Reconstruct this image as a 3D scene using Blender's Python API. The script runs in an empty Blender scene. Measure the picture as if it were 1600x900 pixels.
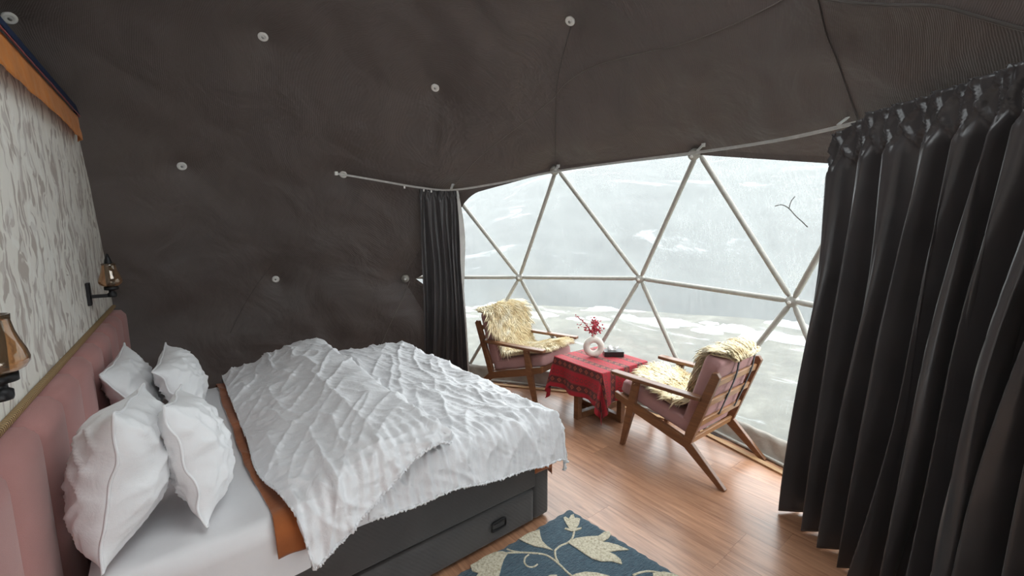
import bpy, bmesh, math
import numpy as np
from mathutils import Vector, Matrix
np.random.seed(7)
RNG = np.random.RandomState(11)
# ------------------------------------------------------------------ camera, world, exposure
FOC, PITCH, ROLL, A0 = 684.35, .1348, .0085, math.radians(43.5)
YAW = math.radians(-5.3) + A0
SCZ = 0.585                                    # height of the dome's sphere centre above the floor
RD = 3.0                                       # dome radius
CAM = np.array([-0.426, -1.822, 1.602])
_F = np.array([math.sin(YAW)*math.cos(PITCH), math.cos(YAW)*math.cos(PITCH), -math.sin(PITCH)])
_R0 = np.array([math.cos(YAW), -math.sin(YAW), 0]); _D0 = np.cross(_F, _R0)
_R = math.cos(ROLL)*_R0 + math.sin(ROLL)*_D0
_D = -math.sin(ROLL)*_R0 + math.cos(ROLL)*_D0
scn = bpy.context.scene
COL = scn.collection
cam = bpy.data.cameras.new('camera'); camo = bpy.data.objects.new('camera', cam); COL.objects.link(camo)
cam.sensor_width = 36; cam.lens = FOC/1600*36; cam.clip_start = .02; cam.clip_end = 500
M = Matrix(((_R[0], -_D[0], -_F[0], CAM[0]), (_R[1], -_D[1], -_F[1], CAM[1]), (_R[2], -_D[2], -_F[2], CAM[2]), (0, 0, 0, 1)))
camo.matrix_world = M
scn.camera = camo
wd = bpy.data.worlds.new('overcast_sky'); scn.world = wd; wd.use_nodes = True
bg = wd.node_tree.nodes['Background']; bg.inputs[0].default_value = (.93, .97, 1, 1); bg.inputs[1].default_value = 4.6
vs = scn.view_settings; vs.view_transform = 'Standard'; vs.look = 'None'; vs.gamma = 1; vs.use_curve_mapping = False
vs.exposure = 0.72
cy = scn.cycles
cy.max_bounces = 10; cy.diffuse_bounces = 5; cy.glossy_bounces = 4; cy.transmission_bounces = 8; cy.transparent_max_bounces = 12
cy.sample_clamp_indirect = 8; cy.caustics_reflective = False; cy.caustics_refractive = False
cy.use_denoising = True
def portal(name, loc, look, sx, sy):           # guides sky sampling through the window opening
    l = bpy.data.lights.new(name, 'AREA'); l.shape = 'RECTANGLE'; l.size = sx; l.size_y = sy
    l.cycles.is_portal = True
    o = bpy.data.objects.new(name, l); COL.objects.link(o); o.location = loc
    o.rotation_euler = Vector(look).to_track_quat('-Z', 'Y').to_euler()
    return o
portal('window_portal', (2.95, .45, 1.1), (-1, -.18, 0), 3.9, 2.3)
portal('fill_skylight_portal', (.75, -.72, 3.42), (-.35, .35, -1), 2.2, 2.2)  # same for the unseen roof opening added as fill light

def ray(px, py):
    d = _F + (px-800)/FOC*_R + (py-450)/FOC*_D
    return d/np.linalg.norm(d)
def atz(px, py, z): d = ray(px, py); return CAM + d*(z-CAM[2])/d[2]
def sph(px, py, r):
    d = ray(px, py); o = CAM-np.array([0, 0, SCZ]); b = o@d; c = o@o-r*r
    return CAM + d*(-b+math.sqrt(b*b-c))
# ------------------------------------------------------------------ helpers
_TAB = {}
def noise2(x, y, seed=0):
    """gradient noise mapped to about 0..1"""
    seed = int(seed)
    if seed not in _TAB:
        a = np.random.RandomState(seed & 0xffff).rand(128, 128)*2*math.pi; _TAB[seed] = (np.cos(a), np.sin(a))
    GX, GY = _TAB[seed]
    x = np.asarray(x, float); y = np.asarray(y, float)
    xi = np.floor(x).astype(int); yi = np.floor(y).astype(int); fx = x-xi; fy = y-yi
    u = fx*fx*fx*(fx*(fx*6-15)+10); v = fy*fy*fy*(fy*(fy*6-15)+10)
    def g(i, j): a = (xi+i) & 127; b = (yi+j) & 127; return GX[a, b]*(fx-i)+GY[a, b]*(fy-j)
    n = (g(0, 0)*(1-u)+g(1, 0)*u)*(1-v)+(g(0, 1)*(1-u)+g(1, 1)*u)*v
    return np.clip(.5+.72*n, 0, 1)
def fbm(x, y, seed=0, o=4):
    s = 0; a = .5; t = 0
    for k in range(o):
        s = s+a*noise2(x*2**k, y*2**k, seed+k); t += a; a *= .5
    return s/t
def ridge(x, y, seed, p=2.0):
    n = noise2(x, y, seed); return np.clip(1-np.abs(2*n-1)*1.6, 0, 1)**p
def sstep(a, b, x):
    t = np.clip((x-a)/(b-a), 0, 1); return t*t*(3-2*t)

def link(o, parent=None):
    COL.objects.link(o)
    if parent is not None: o.parent = parent
    return o
def mesh(name, V, F, mat, parent=None, smooth=True, uv=None):
    me = bpy.data.meshes.new(name)
    me.from_pydata([tuple(map(float, v)) for v in V], [], [tuple(int(i) for i in f) for f in F])
    if smooth: me.shade_smooth()
    if uv is not None:
        l = me.uv_layers.new(name='UVMap'); vi = np.zeros(len(me.loops), int); me.loops.foreach_get('vertex_index', vi)
        l.data.foreach_set('uv', np.asarray(uv, float)[vi].ravel())
    me.materials.append(mat); me.update()
    return link(bpy.data.objects.new(name, me), parent)
def bmobj(name, bm, mat, parent=None, smooth=False, angle=None):
    bmesh.ops.recalc_face_normals(bm, faces=bm.faces)
    me = bpy.data.meshes.new(name); bm.to_mesh(me); bm.free()
    if smooth: me.shade_smooth()
    if angle is not None:
        me.shade_smooth()
        me.set_sharp_from_angle(angle=angle)
    me.materials.append(mat)
    return link(bpy.data.objects.new(name, me), parent)
def empty(name, loc=(0, 0, 0), rz=0, parent=None):
    o = bpy.data.objects.new(name, None); o.empty_display_size = .1; link(o, parent)
    o.location = loc; o.rotation_euler = (0, 0, rz); return o
def tag(o, label, cat, group=None):
    o['label'] = label; o['category'] = cat
    if group: o['group'] = group
    return o
def grid_faces(nu, nv, wrap=False):
    F = []
    for i in range(nu-1):
        for j in range(nv-1 if not wrap else nv):
            a = i*nv+j; b = i*nv+(j+1) % nv
            F.append((a, b, b+nv, a+nv))
    return F
def box_bm(x0, x1, y0, y1, z0, z1, bev=0, seg=2, bm=None):
    bm = bm or bmesh.new()
    r = bmesh.ops.create_cube(bm, size=1)
    for v in r['verts']:
        v.co = Vector(((x0+x1)/2+v.co.x*(x1-x0), (y0+y1)/2+v.co.y*(y1-y0), (z0+z1)/2+v.co.z*(z1-z0)))
    if bev:
        es = list({e for v in r['verts'] for e in v.link_edges})
        bmesh.ops.bevel(bm, geom=es, offset=bev, segments=seg, affect='EDGES', profile=.5)
    return bm
def bar_bm(a, b, w, h, up=(0, 0, 1), w2=None, h2=None, bev=.004, bm=None):
    """rectangular bar from a to b; w across, h along up"""
    bm = bm or bmesh.new(); a = Vector(a); b = Vector(b); d = (b-a).normalized(); u = Vector(up)
    s = d.cross(u).normalized(); u = s.cross(d).normalized(); w2 = w2 or w; h2 = h2 or h
    vs = []
    for p, ww, hh in ((a, w, h), (b, w2, h2)):
        for sx, sy in ((-1, -1), (1, -1), (1, 1), (-1, 1)): vs.append(bm.verts.new(p+s*sx*ww/2+u*sy*hh/2))
    fs = [(0, 1, 2, 3), (7, 6, 5, 4), (0, 4, 5, 1), (1, 5, 6, 2), (2, 6, 7, 3), (3, 7, 4, 0)]
    ff = [bm.faces.new([vs[i] for i in f]) for f in fs]
    if bev: bmesh.ops.bevel(bm, geom=list({e for f in ff for e in f.edges}), offset=bev, segments=2, affect='EDGES', profile=.5)
    return bm
def tube(pts, r, n=8, caps=True):
    P = np.asarray(pts, float); N = len(P); r = np.broadcast_to(np.asarray(r, float), (N,))
    T = np.gradient(P, axis=0); T /= np.linalg.norm(T, axis=1)[:, None]+1e-12
    up = np.array([0, 0, 1.]) if abs(T[0][2]) < .9 else np.array([1., 0, 0])
    V = []
    s = np.cross(T[0], up); s /= np.linalg.norm(s)
    for i in range(N):
        s = s-T[i]*(s@T[i]); s /= np.linalg.norm(s)+1e-12; u = np.cross(s, T[i])
        for k in range(n):
            a = 2*math.pi*k/n; V.append(P[i]+r[i]*(math.cos(a)*s+math.sin(a)*u))
    F = grid_faces(N, n, True)
    if caps: F.append(tuple(range(n))[::-1]); F.append(tuple((N-1)*n+k for k in range(n)))
    return V, F
def lathe(prof, n=24):
    V = []; N = len(prof)
    for r, z in prof:
        for k in range(n): a = 2*math.pi*k/n; V.append((r*math.cos(a), r*math.sin(a), z))
    return V, grid_faces(N, n, True)
def spline(pts, n=8):
    P = np.asarray(pts, float); out = []
    Q = np.vstack([2*P[0]-P[1], P, 2*P[-1]-P[-2]])
    for i in range(1, len(Q)-2):
        for t in np.linspace(0, 1, n, endpoint=False):
            a, b, c, d = Q[i-1:i+3]
            out.append(.5*((2*b)+(-a+c)*t+(2*a-5*b+4*c-d)*t*t+(-a+3*b-3*c+d)*t**3))
    out.append(P[-1]); return np.array(out)
def prism(poly, x0, x1, bev=0):
    """polygon in (y,z), extruded along x"""
    bm = bmesh.new(); a = [bm.verts.new((x0, y, z)) for y, z in poly]; b = [bm.verts.new((x1, y, z)) for y, z in poly]
    bm.faces.new(a); bm.faces.new(b[::-1]); n = len(poly)
    for i in range(n): bm.faces.new((a[i], b[i], b[(i+1) % n], a[(i+1) % n]))
    if bev: bmesh.ops.bevel(bm, geom=list(bm.edges), offset=bev, segments=2, affect='EDGES', profile=.5)
    return bm
def cat(*vf):
    V = []; F = []
    for v, f in vf:
        o = len(V); V += [tuple(p) for p in v]; F += [tuple(i+o for i in q) for q in f]
    return V, F
# ------------------------------------------------------------------ materials
class NT:
    def __init__(s, name):
        s.m = bpy.data.materials.new(name); s.m.use_nodes = True; s.t = s.m.node_tree
        s.p = s.t.nodes['Principled BSDF']; s.out = s.t.nodes['Material Output']
        s.tc = s.t.nodes.new('ShaderNodeTexCoord')
    def n(s, typ, **kw):
        x = s.t.nodes.new('ShaderNode'+typ)
        for k, v in kw.items(): setattr(x, k, v)
        return x
    def l(s, a, b): s.t.links.new(a, b)
    def mapped(s, scale=(1, 1, 1), rot=(0, 0, 0), coord='Object', loc=(0, 0, 0)):
        m = s.n('Mapping'); m.inputs['Scale'].default_value = scale; m.inputs['Rotation'].default_value = rot; m.inputs['Location'].default_value = loc
        s.l(s.tc.outputs[coord], m.inputs[0]); return m.outputs[0]
    def noise(s, vec, scale, detail=4, rough=.55, dist=0):
        x = s.n('TexNoise'); x.inputs['Scale'].default_value = scale; x.inputs['Detail'].default_value = detail
        x.inputs['Roughness'].default_value = rough; x.inputs['Distortion'].default_value = dist; s.l(vec, x.inputs['Vector']); return x.outputs['Fac']
    def ramp(s, fac, stops):
        r = s.n('ValToRGB'); e = r.color_ramp.elements
        while len(e) < len(stops): e.new(.5)
        for k, (p, c) in enumerate(stops): e[k].position = p; e[k].color = (*c, 1) if len(c) == 3 else c
        s.l(fac, r.inputs[0]); return r.outputs[0]
    def math(s, op, a, b=None, c=None):
        x = s.n('Math', operation=op)
        for k, v in enumerate((a, b, c)):
            if v is None: continue
            if isinstance(v, (int, float)): x.inputs[k].default_value = v
            else: s.l(v, x.inputs[k])
        return x.outputs[0]
    def mix(s, fac, a, b, blend='MIX'):
        x = s.n('Mix', data_type='RGBA', blend_type=blend)
        for k, v in ((0, fac), (6, a), (7, b)):
            if isinstance(v, (int, float)): x.inputs[k].default_value = v
            elif isinstance(v, tuple): x.inputs[k].default_value = (*v, 1)
            else: s.l(v, x.inputs[k])
        return x.outputs[2]
    def bump(s, h, strength=.3, dist=.01):
        b = s.n('Bump'); b.inputs['Strength'].default_value = strength; b.inputs['Distance'].default_value = dist
        s.l(h, b.inputs['Height']); s.l(b.outputs[0], s.p.inputs['Normal'])
    def col(s, c):
        if isinstance(c, tuple): s.p.inputs['Base Color'].default_value = (*c, 1)
        else: s.l(c, s.p.inputs['Base Color'])
    def set(s, **kw):
        for k, v in kw.items(): s.p.inputs[k.replace('_', ' ')].default_value = v
        return s
def plain(name, c, rough=.5, metal=0, var=.12, sc=30, spec=.5, bump=0):
    t = NT(name); f = t.noise(t.mapped(), sc, 3)
    d = tuple(max(0, x*(1-var)) for x in c); e = tuple(min(1, x*(1+var)) for x in c)
    t.col(t.ramp(f, [(.3, d), (.7, e)])); t.set(Roughness=rough, Metallic=metal); t.p.inputs['Specular IOR Level'].default_value = spec
    if bump: t.bump(f, bump, .004)
    return t.m
def fabric(name, c, rough=.8, weave=700, var=.1, sheen=.2, bump=.25, wr=0, wrs=8, spec=.3):
    t = NT(name); v = t.mapped(); f = t.noise(v, 6, 3)
    t.col(t.ramp(f, [(.3, tuple(x*(1-var) for x in c)), (.7, tuple(min(1, x*(1+var)) for x in c))]))
    h = t.noise(v, weave, 1)
    if wr:
        w = t.noise(v, wrs, 4, .55, .4); h = t.math('MULTIPLY_ADD', w, wr, t.math('MULTIPLY', h, .06))
    t.bump(h, bump, .01); t.set(Roughness=rough, Sheen_Weight=sheen); t.p.inputs['Specular IOR Level'].default_value = spec
    return t.m
def wood(name, c1, c2, axis=1, rough=.4, sc=1.0, coat=0, rnd=False):
    t = NT(name); s = [16*sc]*3; s[axis] = 1.1*sc
    v = t.mapped(tuple(s))
    if rnd:
        oi = t.n('ObjectInfo'); a = t.n('VectorMath', operation='ADD'); t.l(v, a.inputs[0])
        k = t.n('CombineXYZ'); r = t.math('MULTIPLY', oi.outputs['Random'], 40)
        for i in range(3): t.l(r, k.inputs[i])
        t.l(k.outputs[0], a.inputs[1]); v = a.outputs[0]
    f = t.noise(v, 1.6, 5, .6, 1.2); g = t.noise(v, 7, 3, .6)
    ff = t.math('MULTIPLY_ADD', g, .35, t.math('MULTIPLY', f, .75))
    c = t.ramp(ff, [(.3, c1), (.5, tuple((a+b)/2 for a, b in zip(c1, c2))), (.72, c2)])
    if rnd:
        hs = t.n('HueSaturation'); t.l(c, hs.inputs['Color'])
        t.l(t.math('MULTIPLY_ADD', oi.outputs['Random'], .3, .85), hs.inputs['Value']); c = hs.outputs[0]
    t.col(c); t.set(Roughness=rough); t.bump(g, .06, .003)
    if coat: t.set(Coat_Weight=coat, Coat_Roughness=.25)
    return t.m
MT = {}
# dark canvas liner: fine diagonal rib
t = NT('liner_canvas'); v = t.mapped(); f = t.noise(v, 1.3, 4, .6)
t.col(t.ramp(f, [(.25, (.084, .065, .060)), (.75, (.112, .089, .081))]))
w = t.n('TexWave', wave_type='BANDS', bands_direction='DIAGONAL'); w.inputs['Scale'].default_value = 55; w.inputs['Distortion'].default_value = 1.5; t.l(v, w.inputs[0])
h = t.math('MULTIPLY_ADD', t.noise(v, 2.2, 5, .5, .6), 8.0, t.math('MULTIPLY', w.outputs['Fac'], .12)); t.bump(h, .55, .012)
t.set(Roughness=.5, Sheen_Weight=.2); MT['liner'] = t.m
# clear but dirty pvc skin
t = NT('clear_pvc'); v = t.mapped((22, 22, .8)); oi = t.n('ObjectInfo')
st = t.noise(v, 3, 5, .65); sp = t.noise(t.mapped(), 2.2, 5, .65, .5)
fac = t.math('ADD', t.math('MULTIPLY_ADD', st, .38, t.math('MULTIPLY', sp, .38)), t.math('MULTIPLY_ADD', oi.outputs['Random'], .14, -.13))
fac = t.math('MINIMUM', t.math('MAXIMUM', fac, .03), .5)
tr = t.n('BsdfTransparent'); tr.inputs[0].default_value = (.95, .97, .96, 1)
tl = t.n('BsdfTranslucent'); tl.inputs[0].default_value = (.42, .445, .43, 1)
df = t.n('BsdfDiffuse'); df.inputs[0].default_value = (.5, .52, .5, 1)
m1 = t.n('MixShader'); m1.inputs[0].default_value = .25; t.l(tl.outputs[0], m1.inputs[1]); t.l(df.outputs[0], m1.inputs[2])
m2 = t.n('MixShader'); t.l(fac, m2.inputs[0]); t.l(tr.outputs[0], m2.inputs[1]); t.l(m1.outputs[0], m2.inputs[2])
gl = t.n('BsdfGlossy'); gl.inputs['Roughness'].default_value = .15
m3 = t.n('MixShader'); m3.inputs[0].default_value = .04; t.l(m2.outputs[0], m3.inputs[1]); t.l(gl.outputs[0], m3.inputs[2])
t.l(m3.outputs[0], t.out.inputs[0]); MT['pvc'] = t.m
MT['strut'] = plain('strut_paint', (.34, .325, .29), .45, 0, .1)
MT['hub'] = plain('hub_white', (.78, .77, .74), .35, 0, .06)
MT['bolt'] = plain('bolt_steel', (.35, .35, .34), .35, .7)
MT['skirt'] = fabric('skirt_vinyl', (.36, .33, .29), .5, 200, .2, 0, .4, 1.5, 9)
MT['threshold'] = wood('threshold_wood', (.30, .17, .08), (.48, .30, .15), 1)
MT['plank'] = wood('laminate_plank', (.20, .080, .040), (.53, .285, .168), 1, .30, 1, .2, True)
MT['sub'] = plain('subfloor', (.06, .03, .02), .8)
t = NT('wallpaper'); v = t.mapped((1, 1, 1)); dn = t.n('TexNoise'); dn.inputs['Scale'].default_value = 5; t.l(v, dn.inputs[0])
vm = t.n('VectorMath', operation='MULTIPLY_ADD'); t.l(dn.outputs['Color'], vm.inputs[0]); vm.inputs[1].default_value = (.22, .22, .16); t.l(v, vm.inputs[2])
def strokes(seed, sy, sz, rot, lo, hi):
    mp = t.n('Mapping'); mp.inputs['Scale'].default_value = (0, sy, sz); mp.inputs['Rotation'].default_value = (rot, 0, 0); mp.inputs['Location'].default_value = (0, seed, seed*1.7); t.l(vm.outputs[0], mp.inputs[0])
    n = t.noise(mp.outputs[0], 1, 2.5, .5, .8); return t.ramp(n, [(lo, (0, 0, 0)), (hi, (1, 1, 1))])
s1 = strokes(3.1, 17, 5.5, .30, .54, .57); s2 = strokes(9.7, 12, 4.2, -.35, .555, .585); s3 = strokes(5.3, 22, 7, .12, .53, .56)
c = t.mix(t.math('MULTIPLY', s1, .75), (.86, .82, .75), (.42, .345, .30)); c = t.mix(t.math('MULTIPLY', s2, .65), c, (.52, .45, .41)); c = t.mix(t.math('MULTIPLY', s3, .6), c, (.92, .90, .84))
t.col(c); t.set(Roughness=.75); t.bump(s1, .12, .002); MT['paper'] = t.m
MT['orange'] = fabric('orange_satin', (.62, .20, .022), .45, 400, .12, .1, .25, 1.2, 14)
MT['red_trim'] = fabric('red_trim', (.30, .02, .025), .6)
MT['navy'] = fabric('navy_cloth', (.010, .022, .058), .8, 700, .1, 0)
MT['pink'] = fabric('pink_velvet', (.43, .205, .190), .7, 500, .06, .2, .2)
MT['dpink'] = fabric('dusty_pink_canvas', (.40, .215, .205), .75, 500, .08, .15, .3)
t = NT('gold_braid'); w = t.n('TexWave', wave_type='BANDS', bands_direction='Y'); w.inputs['Scale'].default_value = 22; t.l(t.mapped(), w.inputs[0])
t.col(t.ramp(w.outputs['Fac'], [(.2, (.17, .095, .04)), (.8, (.55, .37, .17))])); t.bump(w.outputs['Fac'], .8, .006); t.set(Roughness=.5, Metallic=.2); MT['braid'] = t.m
MT['black'] = plain('black_metal', (.012, .011, .012), .45, .3)
t = NT('amber_glass'); t.col((.95, .62, .34)); t.set(Roughness=.02, Transmission_Weight=.92, IOR=1.5, Coat_Weight=1.0); t.p.inputs['Coat Roughness'].default_value = .03
t.col(t.ramp(t.noise(t.mapped(), 6, 2), [(.3, (.80, .50, .28)), (.7, (.95, .68, .42))])); MT['amber'] = t.m
MT['sheet'] = fabric('white_sheet', (.74, .73, .74), .5, 500, .03, .15, .2, 1.0, 7)
def striped(name, c, axis, n):
    t = NT(name); v = t.mapped(); f = t.noise(v, 5, 3)
    w = t.n('TexWave', wave_type='BANDS', bands_direction=axis); w.inputs['Scale'].default_value = n; t.l(t.tc.outputs['UV'], w.inputs[0])
    st = t.ramp(w.outputs['Fac'], [(.45, (0, 0, 0)), (.55, (1, 1, 1))])
    t.col(t.mix(t.math('MULTIPLY', st, .10), c, tuple(x*.92 for x in c)))
    r = t.math('MULTIPLY_ADD', st, .16, .42); t.l(r, t.p.inputs['Roughness'])
    h = t.math('MULTIPLY_ADD', t.noise(v, 16, 4, .6, .8), 1.0, t.math('MULTIPLY', t.noise(v, 600, 1), .05)); t.bump(h, .6, .012)
    t.set(Sheen_Weight=.1); return t.m
MT['duvet'] = striped('white_satin_stripe', (.76, .755, .77), 'X', 9)
MT['pillow'] = fabric('white_pillowcase', (.77, .765, .775), .5, 500, .02, .1, .5, 1.0, 12)
MT['rust'] = fabric('rust_fleece', (.29, .085, .022), .9, 300, .2, .3, .5, .8, 20)
t = NT('charcoal_upholstery'); v = t.mapped(); w = t.n('TexWave', wave_type='BANDS', bands_direction='DIAGONAL'); w.inputs['Scale'].default_value = 28; w.inputs['Distortion'].default_value = 2; t.l(v, w.inputs[0])
t.col(t.ramp(t.noise(v, 5, 3), [(.3, (.050, .045, .044)), (.7, (.066, .060, .058))])); h = t.math('MULTIPLY_ADD', t.noise(v, 500, 1), .3, t.math('MULTIPLY', w.outputs['Fac'], .5)); t.bump(h, .25, .006); t.set(Roughness=.75, Sheen_Weight=.2); MT['charcoal'] = t.m
t = NT('curtain_satin'); v = t.mapped(); t.col(t.ramp(t.noise(v, 4, 3), [(.3, (.046, .041, .042)), (.7, (.062, .055, .056))])); t.bump(t.noise(v, 500, 1), .08, .003); t.set(Roughness=.30, Sheen_Weight=.1); MT['curtain'] = t.m
MT['lining'] = fabric('white_lining', (.70, .69, .66), .8)
MT['rail'] = plain('rail_white', (.46, .445, .42), .35, .1)
MT['walnut'] = wood('walnut', (.10, .038, .016), (.22, .095, .040), 1, .38, 1.6, .2)
MT['walnutx'] = wood('walnut_slat', (.22, .10, .045), (.42, .22, .10), 0, .38, 1.6, .2)
MT['strap'] = fabric('dark_strap', (.02, .018, .02), .7)
t = NT('sheepskin_wool'); hi = t.noise(t.mapped(), 9, 4, .6); t.col(t.ramp(hi, [(.28, (.60, .43, .20)), (.5, (.84, .71, .46)), (.72, (.93, .87, .72))])); t.set(Roughness=.8, Sheen_Weight=.4); MT['wool'] = t.m
MT['hide'] = fabric('hide', (.62, .50, .32), .9)
MT['ceramic'] = plain('cream_ceramic', (.66, .62, .56), .6, 0, .05, 60, .4, .1)
MT['berry'] = plain('red_berry', (.42, .03, .055), .55, 0, .4, 80)
MT['stem'] = plain('dry_stem', (.30, .06, .05), .7)
MT['tissue'] = fabric('tissue_paper', (.85, .85, .85), .9, 200, .02, 0, .1)
MT['boxblack'] = plain('black_box', (.012, .011, .011), .35)
t = NT('blue_wool_rug'); v = t.mapped((30, 150, 30)); g = t.noise(v, 1, 4, .6); t.col(t.ramp(g, [(.3, (.018, .045, .072)), (.55, (.040, .090, .125)), (.75, (.09, .15, .18))])); t.bump(t.noise(t.mapped((60, 220, 60)), 1, 3), .8, .01); t.set(Roughness=.95, Sheen_Weight=.3); MT['rugblue'] = t.m
t = NT('cream_wool_pile'); g = t.noise(t.mapped(), 90, 4, .6); t.col(t.ramp(g, [(.3, (.40, .34, .22)), (.6, (.70, .64, .50))])); t.bump(g, .8, .01); t.set(Roughness=.95); MT['rugcream'] = t.m
# tablecloth: printed bands with diamonds, in cloth UV (metres)
t = NT('red_folk_print'); sx = t.n('SeparateXYZ'); t.l(t.tc.outputs['UV'], sx.inputs[0]); U, V_ = sx.outputs[0], sx.outputs[1]
def bands(U, V_):
    fv = t.math('FRACT', t.math('MULTIPLY', V_, 1/.16)); fu = t.math('FRACT', t.math('MULTIPLY', U, 1/.065))
    dk = t.math('LESS_THAN', t.math('ABSOLUTE', t.math('SUBTRACT', fv, .3)), .17)
    d = t.math('ADD', t.math('MULTIPLY', t.math('ABSOLUTE', t.math('SUBTRACT', fu, .5)), 1.0), t.math('MULTIPLY', t.math('ABSOLUTE', t.math('SUBTRACT', fv, .3)), 2.5))
    ring = t.math('LESS_THAN', t.math('ABSOLUTE', t.math('SUBTRACT', d, .27)), .06); dot = t.math('LESS_THAN', d, .1)
    fv2 = t.math('SUBTRACT', fv, .75); fu2 = t.math('FRACT', t.math('MULTIPLY', U, 1/.043))
    d2 = t.math('POWER', t.math('ADD', t.math('POWER', t.math('SUBTRACT', fu2, .5), 2.), t.math('POWER', t.math('MULTIPLY', fv2, 3.2), 2.)), .5)
    ring2 = t.math('LESS_THAN', t.math('ABSOLUTE', t.math('SUBTRACT', d2, .32)), .08)
    ln = t.math('LESS_THAN', t.math('ABSOLUTE', t.math('SUBTRACT', t.math('ABSOLUTE', t.math('SUBTRACT', fv, .3)), .2)), .018)
    return dk, t.math('MAXIMUM', ring, dot), t.math('MAXIMUM', ring2, ln)
dk, rg, r2 = bands(U, V_)
c = t.mix(dk, (.36, .010, .022), (.085, .018, .016)); c = t.mix(t.math('MULTIPLY', rg, .8), c, (.45, .10, .06)); c = t.mix(t.math('MULTIPLY', r2, .8), c, (.13, .03, .025))
t.col(c); t.set(Roughness=.75, Sheen_Weight=.05); t.bump(t.noise(t.mapped(), 500, 1), .2, .003); MT['cloth'] = t.m
t = NT('gravel_ground'); v = t.mapped(); a = t.noise(v, 1.6, 8, .75); b = t.noise(t.mapped((1.6, .5, 1)), 1.1, 6, .7, .5)
g = t.ramp(a, [(.3, (.022, .021, .016)), (.52, (.060, .057, .044)), (.75, (.15, .145, .12))]); t.col(t.mix(t.ramp(b, [(.60, (0, 0, 0)), (.66, (1, 1, 1))]), g, (.20, .205, .20))); t.set(Roughness=.9); MT['ground'] = t.m
t = NT('mountain_slope'); v = t.mapped((1, .5, 1)); a = t.noise(v, .35, 8, .7); b = t.noise(v, .22, 7, .7, .8)
g = t.ramp(a, [(.3, (.020, .022, .023)), (.7, (.046, .049, .049))]); t.col(t.mix(t.ramp(b, [(.57, (0, 0, 0)), (.63, (1, 1, 1))]), g, (.16, .17, .175))); t.set(Roughness=.95); MT['mountain'] = t.m
MT['snow'] = plain('snow', (.30, .31, .31), .8, 0, .08, 3)
MT['twig'] = plain('twig_bark', (.10, .09, .08), .8)
MT['seam_light'] = fabric('piping_cord', (.17, .145, .13), .7)
MT['seam'] = fabric('seam_tape', (.070, .058, .052), .7)

# ------------------------------------------------------------------ geodesic dome (3V, 5/8)
def dome():
    ph = math.atan(2.0)
    V = [(0, 0, 1.)]+[(math.sin(ph)*math.cos(2*math.pi*k/5), math.sin(ph)*math.sin(2*math.pi*k/5), math.cos(ph)) for k in range(5)]
    V += [(math.sin(ph)*math.cos(2*math.pi*(k+.5)/5), math.sin(ph)*math.sin(2*math.pi*(k+.5)/5), -math.cos(ph)) for k in range(5)]+[(0, 0, -1.)]
    V = np.array(V); Fc = []
    for k in range(5):
        a = 1+k; b = 1+(k+1) % 5; c_ = 6+k; d = 6+(k+1) % 5
        Fc += [(0, a, b), (a, c_, b), (b, c_, d), (11, d, c_)]
    pts = []; idx = {}; tri = []
    def vid(p):
        p = p/np.linalg.norm(p); key = tuple(np.round(p, 4)+0.0)
        if key not in idx: idx[key] = len(pts); pts.append(p)
        return idx[key]
    for f in Fc:
        A, B, C = V[list(f)]; g = {}
        for i in range(4):
            for j in range(4-i): g[i, j] = vid(A*(3-i-j)+B*i+C*j)
        for i in range(3):
            for j in range(3-i):
                tri.append((g[i, j], g[i+1, j], g[i, j+1]))
                if i+j < 2: tri.append((g[i+1, j], g[i+1, j+1], g[i, j+1]))
    P = np.array(pts); keep = [f for f in tri if min(P[list(f), 2]) > -.2]
    # icosahedron angle -> picture azimuth s (clockwise); world angle = s + A0 clockwise from +Y
    ang = np.arctan2(P[:, 1], P[:, 0]); s = -ang
    rr = np.hypot(P[:, 0], P[:, 1]); W = np.stack([rr*np.sin(s+A0), rr*np.cos(s+A0), P[:, 2]], 1)
    return W, (np.degrees(s)+180) % 360-180, keep
DW, DS, DT = dome()
CEN = np.array([0, 0, SCZ])
base_ids = [i for i in range(len(DW)) if -.2 < DW[i, 2] < -.1]
def hubpos(i, r=RD):
    p = DW[i]*r+CEN
    if DW[i, 2] < -.1: p = np.array([p[0], p[1], .05])
    return p
def sc_of(f):
    c_ = DW[list(f)].mean(0); a = math.degrees(math.atan2(c_[0], c_[1])-A0); return (a+180) % 360-180, c_[2]
winF = []; linF = []; fillF = []
for f in DT:
    s_, z_ = sc_of(f); zs = DW[list(f), 2]
    (winF if (max(zs) < .53 and -5 < s_ < 92) else fillF if (62 < s_ < 140 and z_ > .76) or (118 < s_ < 146 and z_ < .1) else linF).append(f)  # unseen roof and low rear faces are left clear to add fill light
win_edges = {}
for f in winF:
    for a, b in ((0, 1), (1, 2), (2, 0)): win_edges[tuple(sorted((f[a], f[b])))] = win_edges.get(tuple(sorted((f[a], f[b]))), 0)+1
lin_edges = {tuple(sorted((f[a], f[b]))) for f in linF for a, b in ((0, 1), (1, 2), (2, 0))}
bound = [e for e in win_edges if e in lin_edges]
hub_dirs = DW[[i for i in range(len(DW)) if DW[i, 2] > -.2]]
def seg_dist(P, a, b):
    d = b-a; t_ = np.clip(((P-a)@d)/(d@d), 0, 1); return np.linalg.norm(P-(a+t_[:, None]*d), axis=1)
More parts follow.
